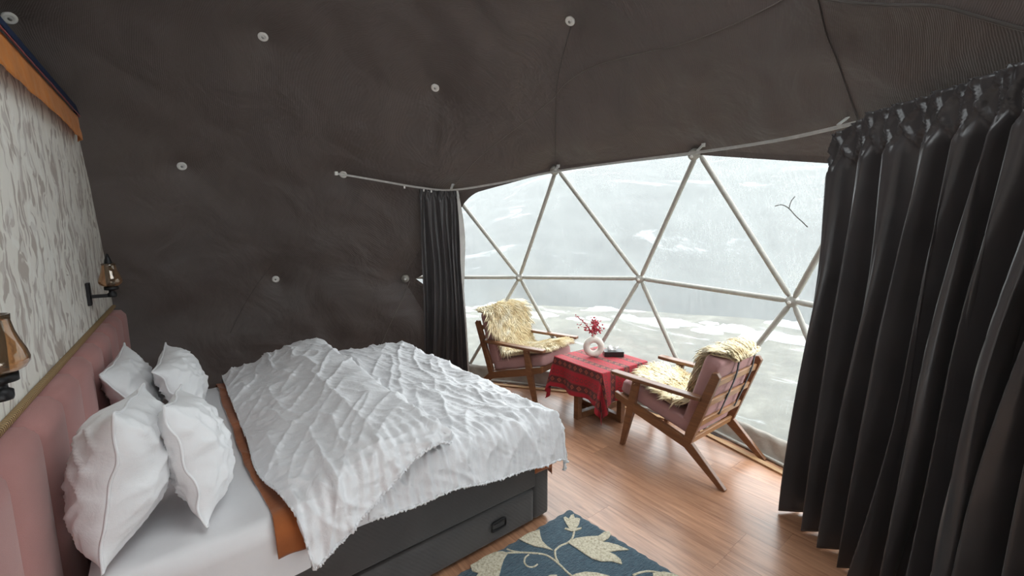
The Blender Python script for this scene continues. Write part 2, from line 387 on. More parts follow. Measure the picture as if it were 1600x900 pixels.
def liner_r(dirs, flat):
    """radius of the liner along unit directions; flat = radius of the flat facet there"""
    hd = np.min(np.linalg.norm(dirs[:, None, :]-hub_dirs[None], axis=2), axis=1)*RD
    s = np.arctan2(dirs[:, 0], dirs[:, 1]); z = dirs[:, 2]
    r = 2.872+.060*np.exp(-hd/.10)+.042*np.exp(-hd/.30)
    # tension creases that run from hub to hub plus soft slack
    n = fbm(s*5+3, z*6, 21, 4)-.5; n2 = ridge(s*4+n*1.5, z*3.2, 33, 5)
    r = r+n*.075*sstep(.05, .5, hd)-n2*.014*sstep(.05, .3, hd)
    bd = np.full(len(dirs), 9.)
    for e in bound: bd = np.minimum(bd, seg_dist(dirs*flat[:, None], DW[e[0]]*RD, DW[e[1]]*RD))
    k = sstep(.0, .28, bd)
    return r*k+(flat-.022)*(1-k)
n = 18; LV = []; LF = []; flat = []; key = {}
for f in linF:
    A, B, C = [DW[i] for i in f]; g = {}
    for i in range(n+1):
        for j in range(n+1-i):
            p = A*((n-i-j)/n)+B*(i/n)+C*(j/n); kk = tuple(np.round(p, 5)+0.0)
            if kk not in key: key[kk] = len(LV); LV.append(p/np.linalg.norm(p)); flat.append(np.linalg.norm(p)*RD)
            g[i, j] = key[kk]
    for i in range(n):
        for j in range(n-i):
            LF.append((g[i, j], g[i+1, j], g[i, j+1]))
            if i+j < n-1: LF.append((g[i+1, j], g[i+1, j+1], g[i, j+1]))
LV = np.array(LV); flat = np.array(flat)
LP = LV*liner_r(LV, flat)[:, None]+CEN
LP[:, 2] = np.where(LV[:, 2] < -.165, .0, np.maximum(LP[:, 2], .0))
liner = mesh('wall_dome', LP, LF, MT['liner']); liner['kind'] = 'structure'
def on_liner(px, py, off=.004):
    p = sph(px, py, 2.90)
    for _ in range(4):
        d = p-CEN; d = d/np.linalg.norm(d); f_ = np.array([2.95]); r = liner_r(d[None], f_)[0]-off; p = sph(px, py, min(r, 2.99))
    return p
# buttons that pin the liner to the hubs
bw = lathe([(0, .012), (.010, .012), (.012, .009), (.0125, .011), (.030, .010), (.033, .006), (.033, -.004)], 20)
bme = bd_me = None
for i in range(len(DW)):
    if any(i in f for f in winF) or DW[i, 2] < -.1 or not any(i in f for f in linF): continue
    p = hubpos(i, 2.955)
    if p[0] < -1.2: continue
    q = Vector(-DW[i]).to_track_quat('Z', 'Y')
    if bme is None:
        o = mesh('button', *bw, MT['hub'], liner); bme = o.data
        o2 = mesh('screw', *lathe([(0, .0165), (.008, .0165), (.009, .010)], 12), MT['bolt'], o); bd_me = o2.data
    else:
        o = link(bpy.data.objects.new('button', bme), liner); o2 = link(bpy.data.objects.new('screw', bd_me), o)
    o.location = p; o.rotation_mode = 'QUATERNION'; o.rotation_quaternion = q
# seams sewn over the liner
for path, r in (([(708, 292), (745, 250), (790, 213), (830, 183), (868, 151)], .0022), ([(868, 150), (885, 130), (925, 105), (990, 86), (1060, 70), (1130, 45), (1200, 12), (1230, -5)], .0022),
                ([(868, 262), (868, 200), (869, 150), (874, 110), (884, 70), (895, 30)], .0028), ([(1276, -10), (1290, 50), (1308, 95), (1325, 145), (1340, 187)], .003),
                ([(640, 440), (625, 475), (608, 510), (592, 548)], .003), ([(440, 395), (405, 440), (380, 480), (360, 520)], .0016)):
    pts = [on_liner(*p) for p in spline(path, 6)]
    mesh('seam', *tube(pts, r, 6), MT['seam_light'] if r in (.0022, .003) and path[0][0] < 1200 else MT['seam'], liner)
# loose flap of a second liner layer overhead
top = spline([(1240, -12), (1310, 2), (1390, 8), (1465, 10), (1530, 27), (1600, 46), (1680, 60)], 6)
V = []
for k, dy in enumerate((0, -30, -70, -120, -180)):
    for p in top: V.append(sph(p[0]+k*4, p[1]+dy, 2.80+.018*k))
mesh('liner_flap', V, grid_faces(5, len(top)), MT['liner'], liner)
mesh('flap_piping', *tube([sph(p[0], p[1], 2.797) for p in top], .006, 6), MT['seam'], liner)
# hem of the liner round the window opening
idx_u0 = min(range(len(DW)), key=lambda i: abs(DW[i, 2]-.447)+abs(DS[i])*.05)
for e in bound:
    a, b = e
    if b == idx_u0: a, b = b, a
    third = [f for f in winF if a in f and b in f][0]; c3 = [i for i in third if i not in (a, b)][0]
    A, B, C = hubpos(a), hubpos(b), hubpos(c3); e1 = B-A; L = np.linalg.norm(e1); e1 = e1/L; inw = (C-A)-e1*((C-A)@e1); inw /= np.linalg.norm(inw)
    nrm = CEN-(A+B)/2; nrm /= np.linalg.norm(nrm); V = []; N = 28
    lo = max(DW[a, 2], DW[b, 2]) < .3 or min(DW[a, 2], DW[b, 2]) < .3
    for i in range(N+1):
        tt = i/N
        wd_ = (.05 if lo else .012)+(.13*max(0, 1-tt/.28)**2 if a == idx_u0 and not lo else 0)+(.17*math.sin(math.pi*tt)**.8 if lo else 0)
        p = A+e1*L*tt+nrm*.030
        V += [p-inw*.05+nrm*.0, p, p+inw*wd_]
    mesh('liner_hem', V, grid_faces(N+1, 3), MT['liner'], liner)
# ------------------------------------------------------------------ window: panes, struts, hubs, skirt
def glaze(win, faces, edges):
  for f in faces:
      P = [hubpos(i, RD+.03) for i in f]; nn = np.cross(P[1]-P[0], P[2]-P[0]); nn /= np.linalg.norm(nn)
      if nn@(P[0]-CEN) < 0: P = P[::-1]; nn = -nn
      m = 10; V = []; g = {}
      for i in range(m+1):
          for j in range(m+1-i):
              a, b, c_ = (m-i-j)/m, i/m, j/m; g[i, j] = len(V)
              V.append(P[0]*a+P[1]*b+P[2]*c_+nn*(a*b*c_*27*.012+.006*(noise2(np.array(a*5.), np.array(b*5.+f[0]), 5)-.5)*min(1, 27*a*b*c_)))
      F = []
      for i in range(m):
          for j in range(m-i):
              F.append((g[i, j], g[i+1, j], g[i, j+1]))
              if i+j < m-1: F.append((g[i+1, j], g[i+1, j+1], g[i, j+1]))
      mesh('pane', V, F, MT['pvc'], win)
  for e in edges:
      A, B = hubpos(e[0]), hubpos(e[1]); d = (B-A)/np.linalg.norm(B-A)
      prof = [(0.0, .010), (.035, .013), (.075, .0195)]; L = np.linalg.norm(B-A)
      pts = [A+d*x for x, _ in prof]+[B-d*x for x, _ in prof[::-1]]; rr = [r for _, r in prof]+[r for _, r in prof[::-1]]
      mesh('strut', *tube(pts, rr, 10), MT['strut'], win)
win = empty('window_1'); win['kind'] = 'structure'
glaze(win, winF, win_edges)
fill_win = empty('added_fill_window'); fill_win['kind'] = 'structure'          # unseen, added for fill light: skylight by the liner flap, low clear panel behind camera
glaze(fill_win, fillF, {tuple(sorted((f[a], f[b]))) for f in fillF for a, b in ((0, 1), (1, 2), (2, 0))})
hv = lathe([(0, .030), (.012, .030), (.014, .022), (.036, .020), (.040, .012), (.040, -.02), (0, -.02)], 20); hme = None
for i in sorted({i for e in win_edges for i in e}):
    edge_hub = any(i in e for e in bound)
    p = hubpos(i, RD-.052 if edge_hub else RD-.004); q = Vector(-DW[i]).to_track_quat('Z', 'Y')
    if hme is None: o = mesh('hub', *hv, MT['strut'], win); hme = o.data; o2 = mesh('bolt', *lathe([(0, .036), (.011, .036), (.012, .028)], 12), MT['hub'], o); hb = o2.data
    else: o = link(bpy.data.objects.new('hub', hme), win); o2 = link(bpy.data.objects.new('bolt', hb), o)
    o.location = p; o.rotation_mode = 'QUATERNION'; o.rotation_quaternion = q
bw_ids = sorted([i for i in base_ids if any(i in f for f in winF)], key=lambda i: DS[i])
for a, b in zip(bw_ids, bw_ids[1:]):
    A, B = hubpos(a, 2.985), hubpos(b, 2.985); N = 40; V = []
    inn = CEN-(A+B)/2; inn[2] = 0; inn /= np.linalg.norm(inn)
    for i in range(N+1):
        p = A+(B-A)*i/N
        for z, off in ((.145, -.01), (.14, .015), (.11, .022), (.075, .03), (.04, .040), (.01, .045), (.0, .055)):
            wv = .006*math.sin(i*1.3+z*40)+.006*(noise2(np.array(i*.7), np.array(z*30), 8)-.5)
            V.append((p[0]+inn[0]*(off+wv), p[1]+inn[1]*(off+wv), z+.003))
    mesh('skirt', V, grid_faces(N+1, 7), MT['skirt'], win)
    d = B-A; d[2] = 0
    pA = A+inn*.068; pB = B+inn*.068; pA[2] = pB[2] = .014
    mesh('base_tube', *tube([pA, pB], .013, 10), MT['strut'], win)
    pA = A+inn*.15; pB = B+inn*.15; pA[2] = pB[2] = .007
    bmobj('threshold', bar_bm(pA, pB, .045, .013, bev=.002), MT['threshold'], win)
# ------------------------------------------------------------------ floor
V = [(0, 0, -.012), (0, 0, -.25)]; N = 72
for k in range(N):
    a = 2*math.pi*k/N; V += [(2.99*math.cos(a), 2.99*math.sin(a), -.012), (2.99*math.cos(a), 2.99*math.sin(a), -.25)]
F = []
for k in range(N):
    a = 2+2*k; b = 2+2*((k+1) % N); F += [(0, a, b), (1, b+1, a+1), (a, a+1, b+1, b)]
floor = mesh('floor', V, F, MT['sub'], smooth=False); floor['kind'] = 'structure'
rs = np.random.RandomState(4); x = -.79; W = .188
while x < 2.90:
    x1 = min(x+W, 2.93); ym = math.sqrt(max(.01, 2.93**2-max(abs(x), abs(x1))**2)); y = -ym-rs.rand()*1.1
    while y < ym:
        a, b = max(y, -ym), min(y+1.22, ym)
        if b-a > .03: bmobj('plank', box_bm(x+.0004, x1-.0004, a+.0004, b-.0004, -.011, 0.0), MT['plank'], floor)
        y += 1.22
    x += W
# ------------------------------------------------------------------ partition wall with wallpaper
WX = -.79
def yedge(z, r=2.895): return math.sqrt(max(.01, r*r-(z-SCZ)**2-WX*WX))
zs = np.linspace(0, 2.34, 20)
poly = [(yedge(z), z) for z in zs]+[(-yedge(z), z) for z in zs[::-1]]
WPIV = Matrix.Translation((WX, 2.7, 0)) @ Matrix.Rotation(-.027, 4, 'Z') @ Matrix.Translation((-WX, -2.7, 0))
def on_wall(o): bpy.context.view_layer.update(); o.matrix_world = WPIV @ o.matrix_world; return o
wall = bmobj('wall_left', prism(poly, WX-.06, WX), MT['paper']); wall['kind'] = 'structure'; on_wall(wall)
val = empty('valance', (WX+.02, 0, 2.1)); tag(val, 'orange satin valance with red and navy bands along the wallpapered wall top', 'valance')
def strip(name, mat, zlo, zhi, off, amp, nz, tmp=0):
    ys = np.linspace(-1.95, 2.06, 500); V = []
    for j in range(nz+1):
        tt = j/nz
        for y in ys:
            z = zhi+(zlo-zhi)*tt + (0 if j else 0); w = amp*(fbm(np.array(y*7), np.array(tt*1.5), 3, 3)-.5)*2*(.3+tt)
            sl = .02*math.sin(y*1.3)*tt*tmp; e = sstep(2.06, 1.98, y)
            V.append((off+w+.012*tt*e-.02*(1-e), y, z+sl+tmp*.012*(noise2(np.array(y*9), np.array(.5), 6)-.5)*tt+(1-e)*.0-2.1))
    return mesh(name, V, grid_faces(nz+1, len(ys)), mat, val)
strip('orange_skirt', MT['orange'], 2.150, 2.300, .012, .007, 12, 1)
strip('red_band', MT['red_trim'], 2.298, 2.312, .016, .002, 2)
strip('navy_band', MT['navy'], 2.311, 2.36, .012, .003, 4)
for o in val.children:
    md = o.modifiers.new('thickness', 'SOLIDIFY'); md.thickness = .004
# headboard
hb = empty('headboard', (WX+.003, 0, 0)); tag(hb, 'pink velvet headboard with wide vertical channels on the wallpapered wall', 'headboard')
Y0, Y1, NCH = -1.14, 2.66, 12; pw = (Y1-Y0)/NCH
for k in range(NCH):
    a = Y0+k*pw; ny, nz = 17, 22; V = []
    for j in range(nz+1):
        for i in range(ny+1):
            u = i/ny*2-1; zt = j/nz
            z = .22+(1.02-.22)*zt; bul = (1-abs(u)**2.2)**.75 if abs(u) < 1 else 0
            bul = bul*.030
            last = (k == NCH-1)
            topround = 0
            ang = max(0, (zt-.93)/.07)
            x_ = .060+bul*(1-.0*ang)-.028*ang**2.2; zz = z-(.012*(abs(u)**3)*ang)
            if last: zz -= .07*max(0, (u-.3)/.7)**3*zt; x_ = max(.004, x_-.05*max(0, (u-.5)/.5)**2)
            V.append((x_, a+(u+1)/2*pw, zz))
    nrow = nz+1
    for i in range(ny+1):
        u = i/ny*2-1; V.append((.0, a+(u+1)/2*pw, V[(nz)*(ny+1)+i][2]+.006))
    nb = len(V)
    F = grid_faces(nrow+1, ny+1)
    mesh('channel', V, F, MT['pink'], hb)
bmobj('back_board', box_bm(.0, .058, Y0+.01, Y1-.03, .2, .99, .01), MT['pink'], hb)
tr = bmobj('trim_1', box_bm(WX, WX+.022, -1.2, 2.70, 1.024, 1.046, .006), MT['braid']); tr['kind'] = 'structure'; on_wall(tr); on_wall(val); on_wall(hb)
# wall lamps
def lamp(y, label):
    o = empty('wall_lamp', (WX, y, 1.2)); tag(o, label, 'wall lamp', 'wall lamps above the headboard')
    ax = .11
    bmobj('backplate', box_bm(0, .016, -.03, .03, -.03, .105, .003), MT['black'], o)
    bmobj('arm', box_bm(.016, ax+.012, -.011, .011, .012, .032, .002), MT['black'], o)
    c1 = mesh('cup', *lathe([(0, .012), (.020, .012), (.022, .018), (.022, .034), (.014, .040), (.014, .052), (.034, .056), (.034, .075), (0, .078)], 24), MT['black'], o); c1.location = (ax, 0, 0)
    pr = [(.030, .076), (.048, .086), (.056, .098), (.057, .110), (.053, .128), (.045, .150), (.038, .175), (.034, .200), (.035, .215)]
    pin = [(r-.003, z) for r, z in pr[::-1]]
    s = mesh('shade', *lathe(pr+pin, 32), MT['amber'], o); s.location = (ax, 0, 0)
    b = mesh('lamp_tube', *lathe([(0, .07), (.020, .075), (.022, .15), (.021, .20), (.016, .235), (.006, .27), (0, .275)], 20), MT['black'], o); b.location = (ax, 0, 0)
    return on_wall(o)
lamp(1.75, 'black wall lamp with amber glass shade beside the dark liner')
lamp(-.30, 'black wall lamp with amber glass shade farther from the dark liner')
# ------------------------------------------------------------------ bed
bed = empty('bed', (.2, .75, 0)); tag(bed, 'charcoal upholstered double bed base with drawers under white bedding', 'bed')
def bp(o): o.location = Vector(o.location)-Vector((.2, .75, 0)); return o
BX0, BX1, BY0, BY1 = -.68, 1.14, -.15, 1.66
bp(bmobj('base', box_bm(BX0, BX1-.02, BY0+.03, BY1, .02, .41, .015), MT['charcoal'], bed, angle=.6))
bp(bmobj('side_rail', box_bm(BX0, BX1-.05, BY0, BY0+.06, .200, .42, .02, 3), MT['charcoal'], bed, angle=.6))
bp(bmobj('corner_post', box_bm(1.03, BX1, BY0-.004, BY0+.14, .012, .42, .022, 3), MT['charcoal'], bed, angle=.6))
bp(bmobj('foot_panel', box_bm(1.07, BX1-.006, BY0+.13, BY1, .015, .42, .02, 3), MT['charcoal'], bed, angle=.6))
for a, b in ((.06, 1.022), (-.66, .05)):
    nx, nz = 120, 26; V = []; hx = [a+.75*(b-a)] if a > 0 else [a+.4]
    for j in range(nz+1):
        for i in range(nx+1):
            u, w_ = i/nx, j/nz; X = a+(b-a)*u; Z = .020+.172*w_
            edge = min(1, min(u, 1-u)*(b-a)/.02)**.5*min(1, min(w_, 1-w_)*.172/.02)**.5
            yy = -.012*edge
            for h_ in hx:
                r_ = math.hypot((X-h_)/1.6, Z-.11); yy += .012*math.exp(-(r_/.035)**2)+.0022*math.sin(((X-h_)*.6+(Z-.11)*1.0)*260)*math.exp(-(r_/.07)**2)*edge
            V.append((X, BY0+yy, Z))
    F = grid_faces(nz+1, nx+1)
    o = len(V); V += [(a, BY0+.03, .02), (b, BY0+.03, .02), (b, BY0+.03, .192), (a, BY0+.03, .192)]
    c = [0, nx, nz*(nx+1)+nx, nz*(nx+1)]
    F += [(o, o+1, c[1], c[0]), (o+1, o+2, c[2], c[1]), (o+2, o+3, c[3], c[2]), (o+3, o, c[0], c[3])]
    d = bp(mesh('drawer', V, F, MT['charcoal'], bed))
    for h_ in hx:
        pts = spline([(h_-.04, BY0-.004, .088), (h_-.042, BY0-.014, .09), (h_-.04, BY0-.016, .128), (h_, BY0-.017, .131), (h_+.04, BY0-.016, .128), (h_+.042, BY0-.014, .09), (h_+.036, BY0-.014, .086), (h_, BY0-.015, .085), (h_-.04, BY0-.014, .087)], 5)
        hd = mesh('handle', *cat(tube(pts, .005, 8), tube([(h_-.03, BY0-.012, .122), (h_+.03, BY0-.012, .122)], .006, 8)), MT['black'], d)
# mattress with fitted sheet
MTOP = .565
ma = empty('mattress', (.2, .75, .42)); tag(ma, 'thick mattress in a white fitted sheet on the charcoal bed base', 'mattress')
nx, ny = 110, 110; V = []
def drape1(c, lo, hi, R):
    """cloth coordinate -> (position, drop)"""
    c = np.asarray(c, float); e = np.where(c < lo, lo-c, np.where(c > hi, c-hi, 0)); sg = np.where(c < lo, -1, 1)
    a = np.minimum(e/R, math.pi/2)
    pos = np.where(e > 0, np.where(c < lo, lo, hi)+sg*R*np.sin(a), c); drop = np.where(e > 0, R*(1-np.cos(a))+np.maximum(0, e-R*math.pi/2), 0)
    return pos, drop
uu = np.linspace(BX0-.02, BX1+.20, nx); vv = np.linspace(BY0-.22, BY1+.22, ny); UU, VV = np.meshgrid(uu, vv, indexing='ij')
px_, dx_ = drape1(UU, -9, BX1-.07, .05); py_, dy_ = drape1(VV, BY0+.045, BY1-.045, .05)
wr = .004*(fbm(UU*6, VV*6, 2, 4)-.5)+.006*ridge(UU*3+VV*2, VV*2.2-UU, 12, 4)*sstep(.3, -.3, VV)
zz = np.maximum(MTOP-dx_-dy_+wr, np.where((UU < -.10) & (VV < .5), .335+.01*np.sin(UU*9), .413))
py_ = py_ - .008*fbm(UU*9, VV*2, 5, 3)*(dy_ > .05)*np.where(VV < .5, 1, -1)
P = np.stack([px_, py_, zz], -1).reshape(-1, 3)-np.array([.2, .75, .42])
mesh('fitted_sheet', P, grid_faces(nx, ny), MT['sheet'], ma)
b = bmobj('core', box_bm(BX0+.01, BX1-.05, BY0+.02, BY1-.02,   .421, MTOP-.03, .03, 3), MT['sheet'], ma); b.location = (-.2, -.75, -.42)
# ------------------------------------------------------------------ cloth sheets with body: top grid + underside, closed at the hem
def quilt(name, Pt, thick, mat, parent, uv=None):
    nu, nv = Pt.shape[:2]
    du = np.gradient(Pt, axis=0); dv = np.gradient(Pt, axis=1); N = np.cross(du, dv); N /= np.linalg.norm(N, axis=2)[..., None]+1e-9
    if N[nu//2, nv//2, 2] < 0: N = -N
    Pb = Pt-N*thick[..., None]
    V = np.concatenate([Pt.reshape(-1, 3), Pb.reshape(-1, 3)]); n_ = nu*nv
    F = grid_faces(nu, nv); F = F+[tuple(i+n_ for i in f[::-1]) for f in F]
    rim = [i*nv for i in range(nu)]+[(nu-1)*nv+j for j in range(1, nv)]+[i*nv+nv-1 for i in range(nu-2, -1, -1)]+[j for j in range(nv-2, 0, -1)]
    for a, b in zip(rim, rim[1:]+rim[:1]): F.append((a, b, b+n_, a+n_))
    uvv = None
    if uv is not None: uvv = np.concatenate([uv.reshape(-1, 2)]*2)
    return mesh(name, V, F, mat, parent, uv=uvv)
def creases(U, V, seed, ang, fu, fv, p=3):
    c, s = math.cos(ang), math.sin(ang); a = U*c+V*s; b = -U*s+V*c
    w = fbm(U*2.0, V*2.0, seed+50, 2)-.5
    return ridge(a*fu+w*1.2, b*fv+w*1.5, seed, p)
duv = empty('duvet', (.45, .75, .57)); tag(duv, 'crumpled white satin stripe duvet folded back across the bed', 'duvet')
OFF = np.array([.45, .75, .57])
# lower layer
nu, nv = 200, 280
U, V = np.meshgrid(np.linspace(.10, 1.34, nu), np.linspace(-.43, 2.0, nv), indexing='ij')
hemn = .03*(noise2(U*5, V*0+3, 9)-.5)
Vn = np.where(V < .2, V+(.2-V)/.63*(.10*(1-sstep(.1, 1.1, U))+hemn), V)
X, dX = drape1(U, -9, 1.075, .085); Y, dY = drape1(Vn, -.125, 1.64, .08)
top = MTOP+.055+.018*np.sin(np.clip((U-.2)/.9, 0, 1)*math.pi)+.02*(fbm(U*3, V*3, 41, 3)-.5)
w1 = creases(U, V, 61, .55, 5, 1.1, 3); w2 = creases(U, V, 71, -.35, 8, 1.5, 3); w3 = creases(U, V, 81, .2, 17, 2.2, 2); w4 = creases(U, V, 91, 1.0, 24, 2.6, 2)
wr = .016*w1+.011*w2+.007*w3+.005*w4+.0035*np.sin(U*150+5*fbm(U*4, V*4, 6, 2))*sstep(.12, -.25, V)
drop = np.maximum(dX, dY)+.30*np.minimum(dX, dY)
Z = top-drop+wr*np.exp(-drop*4)
Y = Y-np.where(Vn < -.13, 1, np.where(Vn > 1.64, -1, 0))*(wr*1.1+.02*np.minimum(1, dY/.2))
X = X+np.where(U > 1.05, 1, 0)*(wr*.8)
Pt = np.stack([X, Y, Z], -1)-OFF
ed = np.minimum(np.minimum(V+.43, 2.0-V), 1.34-U); th = .012+.026*sstep(0, .12, ed)*sstep(1.10, .98, U)
quilt('lower_layer', Pt, th, MT['duvet'], duv, np.stack([U, V], -1))
# hem piping (gathered edge)
def gathered(P0, seed, r=.0055):
    P0 = np.asarray(P0); j = np.random.RandomState(seed); P1 = P0.copy(); k = np.arange(len(P0))
    P1[:, 1] += .004*np.sin(k*1.9+j.rand()); P1[:, 2] += .004*np.sin(k*2.7); return tube(P1, r*(1+.35*np.sin(k*2.3)), 6)
mesh('hem', *gathered(Pt[:, 0], 1), MT['duvet'], duv)
# folded layer: cross-section in X with a rolled edge
nu, nv = 230, 280
S, V = np.meshgrid(np.linspace(0, 1, nu), np.linspace(-.40, 1.98, nv), indexing='ij')
cs = spline([(-.20, .588), (-.17, .606), (-.10, .640), (.02, .676), (.16, .708), (.30, .730), (.385, .732), (.445, .710), (.472, .672), (.458, .636), (.40, .618), (.32, .614)], 12)
ln = np.concatenate([[0], np.cumsum(np.linalg.norm(np.diff(cs, axis=0), axis=1))]); ln /= ln[-1]
CX = np.interp(S, ln, cs[:, 0]); CZ = np.interp(S, ln, cs[:, 1])+.032*sstep(.15, .6, S)*(1-.6*sstep(.74, .95, S))
sk = (V-.75)
CX = CX+.035*(fbm(V*1.6, V*0+S*.5, 3, 2)-.5)+np.where(V < .1, (.1-V)*.16, 0)*sstep(.35, 0, S)
near_extra = .11*sstep(.15, .75, S)
Vn = np.where(V < .2, V+(.2-V)/.6*(near_extra+.30*sstep(.74, .92, S)), V)
lowS = sstep(.72, .95, S)                       # the underside of the roll
Y, dY = drape1(Vn, -.135, 1.66, .095)
w1 = creases(CX, V, 101, .15, 5, 1.0, 3); w2 = creases(CX, V, 111, -.5, 8, 1.5, 3); w3 = creases(CX, V, 121, .5, 17, 2.2, 2); w4 = creases(CX, V, 131, 1.2, 24, 2.8, 2)
wr = (.018*w1+.012*w2+.0075*w3+.005*w4+.0035*np.sin(CX*140+5*fbm(CX*4, V*4, 6, 2))*sstep(.1, -.25, V))*(1-lowS)
puff = .02*(fbm(CX*3, V*2.4, 44, 3)-.5)*(1-lowS)
Z = CZ+puff-dY*(.92-.38*sstep(.35, .8, S))+wr*np.exp(-dY*3)
Y = Y-np.where(Vn < -.14, 1, np.where(Vn > 1.66, -1, 0))*(wr*1.1+.03*np.minimum(1, dY/.2))
X = CX+wr*.5*sstep(.55, .75, S)*(1-lowS)
Pf = np.stack([X, Y, Z], -1)-OFF
ed = np.minimum(np.minimum(V+.40, 1.98-V), np.minimum(S, 1-S)*.9); th = .010+.02*sstep(0, .12, ed)*(1-.7*lowS)
quilt('folded_layer', Pf, th, MT['duvet'], duv, np.stack([CX, V], -1))
mesh('hem', *gathered(Pf[:int(nu*.78), 0], 3), MT['duvet'], duv)
mesh('hem', *gathered(Pf[0, :], 4, .004), MT['duvet'], duv)
# rust blanket peeking out
bl = empty('blanket', (-.1, .75, .565)); tag(bl, 'rust orange fleece blanket edge showing under the white duvet', 'blanket')
nu, nv = 70, 200
U, V = np.meshgrid(np.linspace(0, 1, nu), np.linspace(-.30, 1.90, nv), indexing='ij')
xl = -.240+.05*(fbm(V*1.8, V*0, 15, 3)-.5)+.035*sstep(.4, -.2, V)
X = xl+(.07-xl)*U; Y, dY = drape1(V, -.13, 1.64, .06)
Z = MTOP+.012+.010*creases(X, V, 141, .1, 6, 2)*sstep(1, .6, U)-dY
Y = Y-np.where(V < -.13, 1, np.where(V > 1.64, -1, 0))*.006
quilt('blanket_body', np.stack([X, Y, Z], -1)-np.array([-.1, .75, .565]), np.full(U.shape, .006), MT['rust'], bl)
# its corner at the foot of the bed
U, V = np.meshgrid(np.linspace(1.02, 1.43, 50), np.linspace(-.422, .3, 64), indexing='ij')
X, dX = drape1(U, -9, 1.079, .065); Y, dY = drape1(V, -.114, 9, .05)
Z = MTOP+.012-np.maximum(dX, dY)-.25*np.minimum(dX, dY)
quilt('blanket_corner', np.stack([X, Y-.008, Z], -1)-np.array([-.1, .75, .565]), np.full(U.shape, .004), MT['rust'], bl)
# ------------------------------------------------------------------ pillows
def pillow(loc, rot, W, H, T, seed, label, front=1.0, back=1.0):
    """local: x thickness, y width, z height"""
    n_ = 56; g = np.linspace(-1, 1, n_); A, B = np.meshgrid(g, g, indexing='ij')
    j = np.random.RandomState(seed)
    prof = lambda a: np.clip(1-np.abs(a)**2.6, 0, 1)**.72
    th = prof(A)*prof(B); sides = []
    pin = 1-.10*(1-np.abs(B)**2)*np.abs(A)**3; pin2 = 1-.10*(1-np.abs(A)**2)*np.abs(B)**3
    wob = .02*(fbm(A*2+seed, B*2, seed, 2)-.5)
    Yc = A*W/2*pin+wob; Zc = B*H/2*pin2+wob*.7
    for sg in (1, -1):
        w = creases(A*.4, B*.4, seed*3+int(sg), .5, 7, 1.8, 3)*.012+creases(A*.4, B*.4, seed*5+int(sg), 2.3, 8, 1.8, 3)*.011+creases(A*.4, B*.4, seed*7+int(sg), 1.3, 16, 2.6, 2)*.003
        ew = .012*(noise2(A*2.6+seed, B*.5, seed+7)-.5)*np.abs(B)**4+.03*(noise2(B*2.4+seed, A*.5, seed+9)-.5)*np.abs(A)**4
        Xc = sg*(T/2*(front if sg > 0 else back)*th*(1+.25*(fbm(A*1.5+seed, B*1.5+sg*3, seed, 2)-.5))+w*np.minimum(1, th*2))+ew+.03*(fbm(A*.9+9, B*.9+seed, seed+4, 2)-.5)
        sides.append(np.stack([Xc, Yc, Zc], -1))
    V = np.concatenate([sides[0].reshape(-1, 3), sides[1].reshape(-1, 3)]); F = grid_faces(n_, n_); F = F+[tuple(i+n_*n_ for i in f[::-1]) for f in F]
    o = empty('pillow', loc); o.rotation_euler = rot; tag(o, label, 'pillow')
    c = mesh('case', V, F, MT['pillow'], o)
    bmq = bmesh.new(); bmq.from_mesh(c.data); bmesh.ops.remove_doubles(bmq, verts=bmq.verts, dist=.0008); bmesh.ops.recalc_face_normals(bmq, faces=bmq.faces); bmq.to_mesh(c.data); bmq.free(); c.data.shade_smooth()
    mid = (sides[0]+sides[1])/2
    loop = np.concatenate([mid[:, 0], mid[-1, 1:], mid[-2::-1, -1], mid[0, -2::-1]])
    mesh('piping', *tube(loop, .0045, 6, False), MT['pillow'], o)
    return o
R_ = math.radians
pillow((-.600, .10, .812), (R_(-6), R_(7), R_(-7)), .48, .47, .25, 3, 'big white pillow leaning on the headboard farther from the dark liner', .84, 1.0)
pillow((-.418, .16, .780), (R_(-8), R_(-10), R_(-5)), .42, .45, .21, 5, 'smaller white pillow in front of the big one farther from the liner', 1.0, .58)
pillow((-.622, 1.25, .760), (0, R_(-20), R_(-3)), .68, .40, .20, 8, 'white pillow slumped on the headboard nearer the dark liner', .70, .80)
pillow((-.430, 1.28, .742), (R_(2), R_(-24), R_(-6)), .60, .37, .20, 12, 'white pillow propped before the one slumped near the dark liner', 1.0, .55)
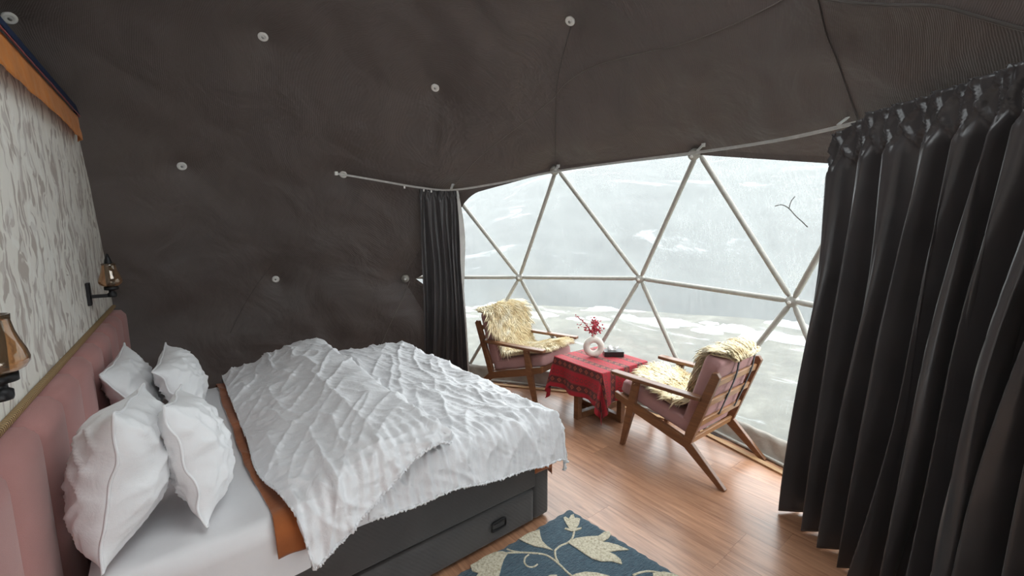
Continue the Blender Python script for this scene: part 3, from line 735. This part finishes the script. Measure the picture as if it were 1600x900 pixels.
# ------------------------------------------------------------------ armchairs
def soft_box(sx, sy, sz, r, crown=.012, n_=12, seed=0):
    """rounded cushion, local box centred at the origin"""
    bm = bmesh.new(); bmesh.ops.create_cube(bm, size=1); bmesh.ops.subdivide_edges(bm, edges=bm.edges, cuts=n_, use_grid_fill=True)
    for v in bm.verts:
        p = np.array(v.co)*2; q = np.array([p[0]*sx/2, p[1]*sy/2, p[2]*sz/2]); h_ = np.array([sx, sy, sz])/2-r
        c = np.clip(q, -h_, h_); d = q-c; L = np.linalg.norm(d)
        if L > 1e-9: q = c+d/L*r if np.count_nonzero(np.abs(d) > 1e-9) > 1 else q
        q[2] += crown*p[2]*(1-p[0]**2)*(1-p[1]**2)
        v.co = Vector(q)
    return bm
def chair(loc, rz, label):
    o = empty('armchair', loc, rz); tag(o, label, 'armchair', 'walnut armchairs by the dome window')
    w = MT['walnut']; X = .285
    for s in (-1, 1):
        x0, x1 = s*X-.016, s*X+.016
        bmobj('seat_rail', prism([(.37, .395), (.37, .345), (.20, .285), (-.20, .178), (-.26, .20), (-.20, .245), (.18, .345)], x0, x1, .004), w, o)
        bmobj('rear_leg', prism([(-.185, .235), (-.245, .225), (-.475, .008), (-.47, .0), (-.435, .0), (-.20, .175)], x0-.001*s, x1-.001*s, .004), w, o)
        bmobj('front_leg', prism([(.165, .528), (.215, .528), (.262, .30), (.315, .0), (.283, .0), (.205, .28)], x0+s*.002, x1+s*.002, .004), w, o)
        bmobj('back_post', prism([(-.19, .22), (-.238, .21), (-.405, .700), (-.385, .728), (-.355, .722), (-.20, .29)], x0+s*.001, x1+s*.001, .004), w, o)
        bm = bmesh.new(); pts = [(-.30, .020), (-.27, .030), (0, .033), (.25, .036), (.375, .034), (.392, .026)]
        Lv = [bm.verts.new((s*.298-q, y, .526+.012*(y > .2)*(y-.2))) for y, q in pts]; Rv = [bm.verts.new((s*.298+q, y, .526+.012*(y > .2)*(y-.2))) for y, q in pts]
        f = bm.faces.new(Lv+Rv[::-1]); r = bmesh.ops.extrude_face_region(bm, geom=[f])
        for v in r['geom']:
            if isinstance(v, bmesh.types.BMVert): v.co.z += .026
        bmesh.ops.bevel(bm, geom=list(bm.edges), offset=.006, segments=2, affect='EDGES', profile=.5)
        bmobj('armrest', bm, w, o)
    for y, z in ((-.366, .648), (-.325, .510), (-.275, .362), (-.222, .225)):
        bmobj('slat', bar_bm((-X, y, z), (X, y, z), .018, .048, up=(0, -.3, 1), bev=.004), MT['walnutx'], o)
    bmobj('front_rail', bar_bm((-X, .335, .355), (X, .335, .355), .024, .055, bev=.004), w, o)
    ang = math.atan2(.20, .58)
    c = bmobj('seat_cushion', soft_box(.50, .60, .105, .028, .012), MT['dpink'], o, smooth=True); c.location = (0, .062, .362); c.rotation_euler = (math.radians(14), 0, 0)
    c = bmobj('back_cushion', soft_box(.50, .115, .51, .026, .0), MT['dpink'], o, smooth=True); c.location = (0, -.262, .552); c.rotation_euler = (math.radians(16.5), 0, 0)
    for x in (-.05, .17):
        path = spline([(x, -.270, .802), (x, -.328, .814), (x, -.392, .786), (x, -.394, .72), (x, -.379, .64), (x, -.339, .515), (x, -.290, .37)], 6)
        V = []
        for p in path: V += [p+[-.010, 0, 0], p+[.010, 0, 0]]
        s_ = mesh('strap', V, grid_faces(len(path), 2), MT['strap'], o); md = s_.modifiers.new('thickness', 'SOLIDIFY'); md.thickness = .004
    return o
RC = (2.41, -.20, 0); chair(RC, 0, 'walnut armchair with dusty pink cushions showing its slatted strapped back')
LA = R_(15); lr = math.pi+LA; LC = (2.262, 1.365, 0)
chair(LC, lr, 'walnut armchair under a cream sheepskin beside the small dark curtain')
# sheepskins: a hide that follows the cushions and thousands of wool locks
def sheepskin(loc, rz, path, width, label, seed, nl, length=.058, waist=1.0):
    o = empty('sheepskin', loc, rz); tag(o, label, 'sheepskin')
    j = np.random.RandomState(seed); P = spline(path, 10); ln = np.concatenate([[0], np.cumsum(np.linalg.norm(np.diff(P, axis=0), axis=1))]); L = ln[-1]
    def at(s, x):
        y = np.interp(s, ln, P[:, 0]); z = np.interp(s, ln, P[:, 1]); d = 1e-3
        ty = np.interp(s+d, ln, P[:, 0])-np.interp(s-d, ln, P[:, 0]); tz = np.interp(s+d, ln, P[:, 1])-np.interp(s-d, ln, P[:, 1])
        q = np.hypot(ty, tz)+1e-9; ty, tz = ty/q, tz/q
        return np.array([x, y, z]), np.array([0, ty, tz]), np.array([0, -tz, ty])
    hw = lambda s: width/2*(.80+.28*noise2(np.array(s*7.), np.array(seed*1.), seed)) * (.55+.45*min(1, s/.07, (L-s)/.10)) * (1-(1-waist)*math.exp(-((s-.36)/.16)**2))
    hw0 = hw
    def hw(s):
        z_ = float(np.interp(s, ln, P[:, 1])); return min(hw0(s), .238+.07*float(sstep(.58, .66, z_)))
    ns, nx_ = 60, 14; V = []
    for i in range(ns+1):
        s = L*i/ns
        for k in range(nx_+1):
            x = (k/nx_*2-1)*hw(s); p, T, N = at(s, x); V.append(p+N*(.010*(1-(k/nx_*2-1)**2)+.002))
    h_ = mesh('hide', V, grid_faces(ns+1, nx_+1), MT['hide'], o); md = h_.modifiers.new('thickness', 'SOLIDIFY'); md.thickness = .006
    V = []; F = []
    cl = [(j.rand()*L, j.rand()*2-1) for _ in range(nl)]
    for s, xr in cl:
        x = xr*hw(s)*1.0; p, T, N = at(s, x); sw = noise2(np.array(s*14.), np.array(x*14.+20), seed+2)*2-1; sw2 = noise2(np.array(s*14.+9), np.array(x*14.+50), seed+3)*2-1
        fl = T*(.75+.5*sw)+np.array([1, 0, 0])*(xr*.7+sw2*1.1)+j.randn(3)*.22; fl = fl-N*(fl@N); fl[2] -= .25
        l_ = length*(.6+.7*j.rand()); w = .005+.004*j.rand(); a = p+N*.004; b = a+N*l_*.42+fl*l_*.22; c = b+N*l_*.14+fl*l_*.45; d = c-N*l_*.10+fl*l_*.42
        sd = np.cross(N, fl); sd /= np.linalg.norm(sd)+1e-9; o_ = len(V)
        for q, r in ((a, w*.8), (b, w), (c, w*.75)):
            V += [q+sd*r, q-sd*r*.6+N*r*.8, q-sd*r*.5-N*r*.6]
        V.append(d)
        for m in (0, 3):
            for k in range(3): F.append((o_+m+k, o_+m+(k+1) % 3, o_+m+3+(k+1) % 3, o_+m+3+k))
        for k in range(3): F.append((o_+6+k, o_+6+(k+1) % 3, o_+9))
    wl = mesh('wool', V, F, MT['wool'], o); wl['kind'] = 'stuff'
    return o
# path in chair (y, z): over the back, down it, along the seat
top = [(-.420, .72), (-.412, .765), (-.386, .800), (-.33, .812), (-.268, .795), (-.244, .745), (-.210, .63), (-.170, .50), (-.13, .430), (-.03, .418), (.08, .448), (.20, .478), (.29, .50)]
sheepskin(RC, 0, top[1:], .47, 'blond sheepskin draped over the armchair with the strapped back', 5, 6000, .066, .62)
sheepskin(LC, lr, top[1:]+[(.36, .50)], .66, 'cream sheepskin covering the armchair beside the small dark curtain', 9, 7000, .07)
# ------------------------------------------------------------------ table, cloth and what stands on it
TC = (2.44, .60, 0); TZ = .478; ta = R_(-4)
tb = empty('side_table', TC, ta); tag(tb, 'low walnut table with crossed frame legs under a red cloth', 'table')
bmobj('table_top', box_bm(-.255, .255, -.275, .275, TZ-.028, TZ-.004, .006), MT['walnut'], tb)
for k in range(4):
    a = k*math.pi/2; d = Vector((math.cos(a), math.sin(a), 0)); r = .25
    bmobj('leg', bar_bm(d*r, d*r+Vector((0, 0, TZ-.03)), .05, .05, up=d, bev=.004), MT['walnut'], tb)
for a in (0, math.pi/2):
    d = Vector((math.cos(a), math.sin(a), 0)); bmobj('foot_bar', bar_bm(-d*.225+Vector((0, 0, .03)), d*.225+Vector((0, 0, .03)), .05 if a == 0 else .049, .055 if a == 0 else .053, bev=.003), MT['walnut'], tb)
tcl = empty('tablecloth', (TC[0], TC[1], TZ), ta); tag(tcl, 'red folk print tablecloth hanging in points over the low table', 'tablecloth')
n_ = 150; hx, hy, H = .262, .282, .28
A, B = np.meshgrid(np.linspace(-hx-H, hx+H, n_), np.linspace(-hy-H, hy+H, n_), indexing='ij')
ca = np.clip(A, -hx, hx); cb = np.clip(B, -hy, hy); ea = A-ca; eb = B-cb; ax, bx = np.abs(ea), np.abs(eb); dl = np.maximum(ax, bx)+.5*np.minimum(ax, bx)
q = np.hypot(ea, eb)+1e-9; na, nb = ea/q, eb/q
Rr = .012; dd = np.maximum(0, dl-Rr); per = np.where(ax > bx, cb+ax*0, ca)
cornerness = np.minimum(ax, bx)/(np.maximum(ax, bx)+1e-6)
flare = np.where(q > 1e-6, np.minimum(dl, Rr)+dd*(.10+.16*(1-cornerness)*0+.10*np.sin(per*22+1.3)*np.minimum(1, dd/.1)+.10*(np.abs(cornerness-.5) < .5)*np.sin(cornerness*math.pi*2)), 0)
Xc = ca+na*flare; Yc = cb+nb*flare; Zc = np.where(q > 1e-6, -dd*.97, 0)+.003*(fbm(A*9, B*9, 3, 2)-.5)*(q < 1e-6)+.0035
Zc = np.maximum(Zc, -TZ+.02)
quilt('cloth_body', np.stack([Xc, Yc, Zc], -1), np.full(A.shape, .0025), MT['cloth'], tcl, np.stack([B+1, A+1], -1))
va = empty('vase', (2.435, .665, TZ+.006), math.atan2(-_R[0], _R[1])+math.pi/2); tag(va, 'cream ring shaped ceramic vase holding red dried sprigs', 'vase')
V = []; nm, nn_ = 48, 18; Rm, rm = .064, .0285
for i in range(nm):
    a = 2*math.pi*i/nm
    for k in range(nn_):
        b = 2*math.pi*k/nn_; rr = Rm+rm*math.cos(b); V.append((rr*math.sin(a), .95*rm*math.sin(b), max(.0, Rm+rm-.003+rr*math.cos(a))))
F = [(i*nn_+k, i*nn_+(k+1) % nn_, ((i+1) % nm)*nn_+(k+1) % nn_, ((i+1) % nm)*nn_+k) for i in range(nm) for k in range(nn_)]
mesh('ring_body', V, F, MT['ceramic'], va)
nk = mesh('neck', *lathe([(.020, 0), (.0165, .010), (.0155, .022), (.0185, .032), (.016, .032), (.012, .020), (.012, .0)], 20), MT['ceramic'], va); nk.location = (0, 0, 2*(Rm+rm)-.012)
sp = empty('dried_flowers', (2.435, .665, TZ+.006+2*(Rm+rm)+.0), math.atan2(-_R[0], _R[1])+math.pi/2); tag(sp, 'red dried berry sprigs standing in the ring vase', 'dried flowers')
js = np.random.RandomState(6); bV, bF = lathe([(0, -.0055), (.0045, -.003), (.0052, .001), (.003, .005), (0, .0062)], 6)
for k in range(11):
    tgt = np.array([js.uniform(-.15, .085), js.uniform(-.05, .05), js.uniform(.06, .17)])
    if k < 3: tgt = np.array([-.165+.03*k, js.uniform(-.03, .03), .19-.03*k])
    if k == 3: tgt = np.array([.075, .02, .07])
    if k == 4: tgt = np.array([.005, 0, .17])
    pts = spline([(0, 0, -.02), (tgt[0]*.12, tgt[1]*.2, .02), (tgt[0]*.5, tgt[1]*.6, tgt[2]*.62), tuple(tgt)], 6)
    st = mesh('stem', *tube(pts, .0016, 5), MT['stem'], sp)
    vf = []
    for q_ in range(22):
        i = js.randint(7, len(pts)); c_ = pts[i]+js.randn(3)*(.011 if k > 2 else .006); s_ = js.uniform(.8, 1.5)*(1 if k > 2 else .7)
        vf.append(([np.array(v)*s_+c_ for v in bV], bF))
    be = mesh('berries', *cat(*vf), MT['berry'], st); be['kind'] = 'stuff'
tx = empty('tissue_box', (2.60, .585, TZ+.005), R_(-40)); tag(tx, 'flat black tissue box with a white tissue beside the vase', 'tissue box')
bmobj('box_body', box_bm(-.085, .085, -.055, .055, 0, .045, .004), MT['boxblack'], tx)
V = []
for i in range(13):
    for k in range(9):
        u, v_ = i/12*2-1, k/8; V.append((-.01+u*.05*(.6+.5*v_)+.012*v_, .012*math.sin(u*5+v_*3)*v_+.012*v_, .043+.04*v_*(1-.35*u*u)*(1-.3*math.sin(u*3+1))))
ts = mesh('tissue', V, grid_faces(13, 9), MT['tissue'], tx); md = ts.modifiers.new('thickness', 'SOLIDIFY'); md.thickness = .001
# ------------------------------------------------------------------ rug
rc = atz(890, 797, 0); rug = empty('rug', (rc[0], rc[1], 0)); tag(rug, 'blue wool rug with cream flowers and vines beside the bed', 'rug')
e1 = Vector((-1, -.012, 0)).normalized(); e2 = Vector((.066, -1, 0)).normalized(); LU, LVv = 1.15, 1.75
nu, nv = 60, 90; V = []
for i in range(nu+1):
    for k in range(nv+1):
        p = e1*(LU*i/nu)+e2*(LVv*k/nv); ed = min(i, nu-i, k, nv-k)
        V.append((p.x+(.004*math.sin(k*2.1) if i in (0, nu) else 0), p.y+(.004*math.sin(i*1.7) if k in (0, nv) else 0), .002 if ed == 0 else .010))
mesh('rug_body', V, grid_faces(nu+1, nv+1), MT['rugblue'], rug)
def zc(p): return atz(700+p[0]/4, 760+p[1]/4, .011)
def motif(name, poly, h=.0145, off=None):
    bm = bmesh.new(); W_ = [p-rc for p in (poly if off else [zc(p) for p in poly])]
    vs_ = [bm.verts.new((p[0], p[1], .0095)) for p in W_]; f = bm.faces.new(vs_); r = bmesh.ops.extrude_face_region(bm, geom=[f])
    top_ = [v for v in r['geom'] if isinstance(v, bmesh.types.BMVert)]
    for v in top_: v.co.z = h
    bmesh.ops.triangulate(bm, faces=[f_ for f_ in bm.faces if len(f_.verts) > 4])
    return bmobj(name, bm, MT['rugcream'], rug)
MO = [('bud', [(760, 268), (728, 215), (722, 197), (735, 192), (755, 205), (768, 182), (785, 176), (792, 200), (808, 198), (826, 205), (818, 240), (800, 265), (835, 258), (832, 268), (795, 280), (770, 282), (740, 272), (728, 268), (735, 260)]),
      ('petal', [(748, 352), (800, 325), (870, 315), (940, 312), (975, 288), (1005, 283), (1018, 300), (1005, 325), (965, 350), (1000, 352), (1060, 368), (1130, 398), (1060, 402), (1005, 412), (1045, 430), (1080, 460), (1088, 488), (1020, 468), (960, 470), (900, 452), (850, 420), (800, 385)]),
      ('leaf', [(655, 400), (600, 385), (540, 375), (480, 350), (445, 330), (500, 295), (560, 275), (572, 272), (578, 310), (590, 345), (620, 375)]),
      ('leaf', [(375, 418), (340, 408), (295, 412), (230, 440), (180, 475), (140, 495), (150, 530), (190, 545), (170, 575), (230, 640), (300, 640), (320, 560), (335, 500), (350, 455)]),
      ('petal', [(740, 575), (800, 548), (860, 536), (930, 542), (1010, 562), (1020, 640), (760, 660)]),
      ('petal', [(600, 575), (640, 556), (680, 555), (690, 600), (640, 640)]),
      ('petal', [(1280, 545), (1350, 535), (1420, 552), (1500, 600), (1420, 700), (1290, 640)])]
for n_, p in MO: motif(n_, p)
VI = [([(790, 275), (778, 320), (750, 350), (700, 372), (668, 400)], .006), ([(668, 400), (672, 440), (690, 475)], .006),
      ([(370, 415), (440, 412), (520, 415), (600, 425), (650, 450), (700, 490), (740, 530), (775, 560)], .006), ([(368, 390), (400, 402), (450, 410)], .005),
      ([(505, 425), (482, 445), (478, 475), (500, 500), (535, 502), (560, 485)], .005), ([(1155, 555), (1200, 538), (1260, 530), (1330, 540)], .006)]
for p, r in VI:
    pts = np.array([zc(q)-rc for q in spline(p, 8)]); pts[:, 2] = .009; V, F = tube(pts, r, 8); V = [(v[0], v[1], .009+(v[2]-.009)*.8) for v in V]; mesh('vine', V, F, MT['rugcream'], rug)
base = [o for o in rug.children if o.name.split('.')[0] in ('bud', 'petal', 'leaf', 'vine')]
for o in base[:3]+base[7:11]:                    # the pattern goes on outside the frame
    c = o.copy(); link(c, rug); c.matrix_parent_inverse = Matrix(); c.rotation_euler = (0, 0, math.pi); c.location = (-1.05, -1.75, 0)
# ------------------------------------------------------------------ curtain rail and curtains
rp = [sph(525, 271, 2.80), sph(590, 282, 2.81), sph(655, 293, 2.82), sph(705, 297, 2.83), sph(780, 286, 2.85), sph(868, 268, 2.86), sph(980, 252, 2.85), sph(1090, 238, 2.86), sph(1210, 220, 2.84), sph(1325, 195, 2.82), sph(1460, 158, 2.81), sph(1600, 112, 2.81)]
_a = math.atan2(rp[-1][0], rp[-1][1]); _h = math.hypot(rp[-1][0], rp[-1][1])
for _k in (1, 2, 3): rp.append(np.array([_h*math.sin(_a+.16*_k), _h*math.cos(_a+.16*_k), rp[-1][2]]))
rp = spline(rp, 8)
def rail_px(px): return min(rp, key=lambda p: abs(((p-CAM)@_R)/max(.05, (p-CAM)@_F)*FOC+800-px))
rail = empty('curtain_rail', tuple(rp[len(rp)//2])); tag(rail, 'slim white curved curtain rail running along the top of the window', 'curtain rail')
ro = -np.array(rp[len(rp)//2])
V = []
for i, p in enumerate(rp):
    T = rp[min(i+1, len(rp)-1)]-rp[max(i-1, 0)]; T = T/np.linalg.norm(T); nrm = np.cross([0, 0, 1.], T); nrm /= np.linalg.norm(nrm); u = np.cross(T, nrm)
    for a, b in ((-.006, -.008), (.006, -.008), (.006, -.003), (.004, 0), (.006, .003), (.006, .008), (-.006, .008)): V.append(p+nrm*a+u*b+ro)
N = len(rp); F = grid_faces(N, 7, True)+[tuple(range(7))[::-1], tuple((N-1)*7+k for k in range(7))]
mesh('track', V, F, MT['rail'], rail, smooth=False)
for px, py in ((708, 299), (868, 264), (1090, 236), (1325, 192)):
    k = min(range(N), key=lambda i: np.linalg.norm(rp[i]-sph(px, py, 2.87))); p = rp[k]; d = (p-CEN)/np.linalg.norm(p-CEN); q = CEN+d*2.93
    bm = bar_bm(p+np.array([0, 0, .012]), q+np.array([0, 0, .02]), .022, .006, bev=.001); bar_bm(q+np.array([0, 0, .002]), q+np.array([0, 0, .028]), .028, .006, up=tuple(d), bev=.001, bm=bm)
    o = bmobj('bracket', bm, MT['hub'], rail); o.location = ro
bmobj('end_cap', box_bm(-.013, .013, -.013, .013, -.016, .016, .003), MT['hub'], rail).location = rp[0]+ro
for px in (630, 660, 668, 676):
    k = min(range(N), key=lambda i: abs(((rp[i]-CAM)@_R)/((rp[i]-CAM)@_F)*FOC+800-px)); o = bmobj('glider', box_bm(-.007, .007, -.005, .005, -.03, -.008, .002), MT['hub'], rail); o.location = rp[k]+ro
def curtain(name, tops, bots, ztops, nfold, amp, label, seed, header=.14, mat='curtain', nv=150, per=40, kind=None, zb=.012, parent=None):
    j = np.random.RandomState(seed); nu = nfold*per+1
    pt = spline([(x, y, 0) for x, y in tops], 30); pb = spline([(x, y, 0) for x, y in bots], 30)
    def arc(P, t):
        l = np.concatenate([[0], np.cumsum(np.linalg.norm(np.diff(P, axis=0), axis=1))]); l /= l[-1]
        return np.stack([np.interp(t, l, P[:, k]) for k in (0, 1)], -1)
    T = np.linspace(0, 1, nu); at_, ab = arc(pt, T), arc(pb, T)
    tg = np.gradient((at_+ab)/2, axis=0); tg /= np.linalg.norm(tg, axis=1)[:, None]; nr = np.stack([tg[:, 1], -tg[:, 0]], -1)
    if (nr[nu//2]@(-(at_[nu//2]))) < 0: nr = -nr        # towards the room
    zt = np.interp(T, np.linspace(0, 1, len(ztops)), ztops); V = []
    kn = np.concatenate([[0], np.cumsum(j.uniform(.45, 1.7, nfold))]); kn = kn/kn[-1]; fr = np.interp(T, kn, np.arange(nfold+1.))
    ja = j.rand(nfold+2); jp = j.rand(nfold+2)
    for k in range(nv+1):
        v = k/nv; z = zt+(zb-zt)*v; h_ = v*2.1
        drift = .95*(noise2(fr*.45+seed, np.full(nu, v*1.3), seed)-.5)*min(1, v*3)
        ph = (fr+drift)*2*math.pi
        big = .75+.9*np.interp(fr, np.arange(nfold+2), ja)
        wv = np.sin(ph)+.28*np.sin(2*ph+1.2+v*1.5)+.22*np.sin(ph*.5+jp[0]*6+v*2)
        wv = np.sign(wv)*np.abs(wv)**.8
        hd = max(0, 1-h_/header)
        f1 = (fr*2+h_*7) % 1-.5; f2 = (fr*2-h_*7+.25) % 1-.5; xs = 1.1*np.maximum(np.exp(-(f1/.075)**2), np.exp(-(f2/.075)**2))-.25
        a = amp*(.45+.55*sstep(0, .5, v)+.25*v)*big
        off = a*wv*(1-.75*min(1, 3*hd))+.020*xs*min(1, hd*3)
        lat = .018*np.cos(ph)*np.minimum(1, v*4)*big
        base_ = at_*(1-v)+ab*v
        P2 = base_+nr*off[:, None]+tg*lat[:, None]
        V.append(np.concatenate([P2, z[:, None]], 1))
    V = np.array(V); o = empty(name, tuple(V[-1, nu//2]*[1, 1, 0])) if parent is None else parent
    cl = mesh('cloth' if parent is None else 'lining', (V-np.array(o.location)).reshape(-1, 3), grid_faces(nv+1, nu), MT[mat], o)
    md = cl.modifiers.new('thickness', 'SOLIDIFY'); md.thickness = .003; md.offset = 0
    if parent is None: tag(o, label, 'curtain')
    return o, V
_k0 = min(range(len(rp)), key=lambda k: np.linalg.norm(rp[k]-rail_px(1306))); hang = rp[_k0::4]
tops = [tuple(p[:2]*(1-.030/np.linalg.norm(p[:2]))) for p in hang]; ztop = [p[2]+.022 for p in hang]; ztop[0] -= .07
bots = [(2.27, -.98), (2.10, -1.20), (1.93, -1.42), (1.70, -1.68), (1.36, -1.98), (.98, -2.20)]
curtain('curtain', tops, bots, ztop, 15, .074, 'wide dark pleated blackout curtain gathered beside the strapped armchair', 4, .20)
c2 = [rail_px(px) for px in (658, 676, 694, 716)]
tops = [(p[0], p[1]) for p in c2]; bots = [(tops[0][0]+.04, tops[0][1]+.13), (tops[1][0]+.07, tops[1][1]+.12), (tops[2][0]+.10, tops[2][1]+.11), (tops[3][0]+.14, tops[3][1]+.10)]
co, cV = curtain('curtain', tops, bots, [p[2]-.008 for p in c2], 4, .034, 'narrow dark curtain gathered between the liner and the sheepskin armchair', 9, .10, nv=90)
e = cV[:, -1]; lin = []
for k, p in enumerate(e):
    v = k/(len(e)-1); w_ = .012+.035*math.sin(math.pi*min(1, v*2.1))*(v < .48)+.004
    d = _R[:2]/np.linalg.norm(_R[:2]); lin += [p+[.004, .012, 0], p+[d[0]*w_*.5+.006, d[1]*w_*.5+.012, 0], p+[d[0]*w_+.006, d[1]*w_+.008, 0]]
mesh('lining', np.array(lin)-np.array(co.location), grid_faces(len(e), 3), MT['lining'], co)
# ------------------------------------------------------------------ a forked twig caught on the skin
def on_pane(px, py, r=2.925): return sph(px, py, r)
tw = empty('twig', tuple(on_pane(1240, 330))); tag(tw, 'thin forked twig stuck against the clear window skin', 'twig')
to = -np.array(on_pane(1240, 330))
mesh('main_stem', *tube([on_pane(*p)+to for p in spline([(1211, 322), (1222, 320), (1233, 326), (1243, 337), (1254, 347), (1262, 355)], 4)], .003, 6), MT['twig'], tw)
mesh('branch', *tube([on_pane(*p)+to for p in spline([(1233, 325), (1236, 315), (1242, 307)], 4)], .0025, 6), MT['twig'], tw)
# ------------------------------------------------------------------ outdoors: gravel ground, snow banks, mountain side
nr_, na_ = 90, 120; V = []
for i in range(nr_):
    r = 3.2*(260/3.2)**(i/(nr_-1))
    for k in range(na_):
        a = math.radians(-25+180*k/(na_-1)); X, Y = r*math.sin(a), r*math.cos(a)
        hi = sstep(np.radians(20), np.radians(52), a)*.9+.1
        z = -.55+.25*(fbm(np.array(X*.3), np.array(Y*.3), 5, 4)-.5)+max(0, r-10.5)*.25*hi*float(.8+.4*fbm(np.array(X*.02), np.array(Y*.02), 7, 3))+max(0, r-10)*.0
        V.append((X, Y, z))
gi = [f for f in grid_faces(nr_, na_)]
split = 24
V = np.array(V)
ng = split*na_
gr = mesh('ground', V[:ng+na_], [f for f in gi if max(f) < ng+na_], MT['ground']); gr['kind'] = 'structure'
mo = mesh('mountain', V[ng:]-0, [tuple(i-ng for i in f) for f in gi if min(f) >= ng], MT['mountain']); mo['kind'] = 'structure'
js = np.random.RandomState(8); vf = []
for k in range(85):
    a = math.radians(js.uniform(20, 105)); r = js.choice([8.9, 9.1, 9.3, 10.2])+js.randn()*.15; w_ = js.uniform(.2, .6); h_ = js.uniform(.04, .16); n1 = 10; VV = []
    c_ = np.array([r*math.sin(a), r*math.cos(a), -.60]); tgv = np.array([math.cos(a), -math.sin(a), 0]); rv = np.array([math.sin(a), math.cos(a), 0])
    for i in range(n1+1):
        for m in range(n1+1):
            u, v_ = i/n1*2-1, m/n1*2-1; b_ = max(0, 1-u*u-v_*v_)**.5; VV.append(c_+tgv*u*w_+rv*v_*.2+np.array([0, 0, h_*b_*(.6+.9*float(noise2(np.array(i*.8+k), np.array(m*.8), 3)))]))
    vf.append((VV, grid_faces(n1+1, n1+1)))
sn = mesh('snow_bank', *cat(*vf), MT['snow']); sn['kind'] = 'stuff'; tag(sn, 'ragged white snow bank lying along the grey slope outside', 'snow')
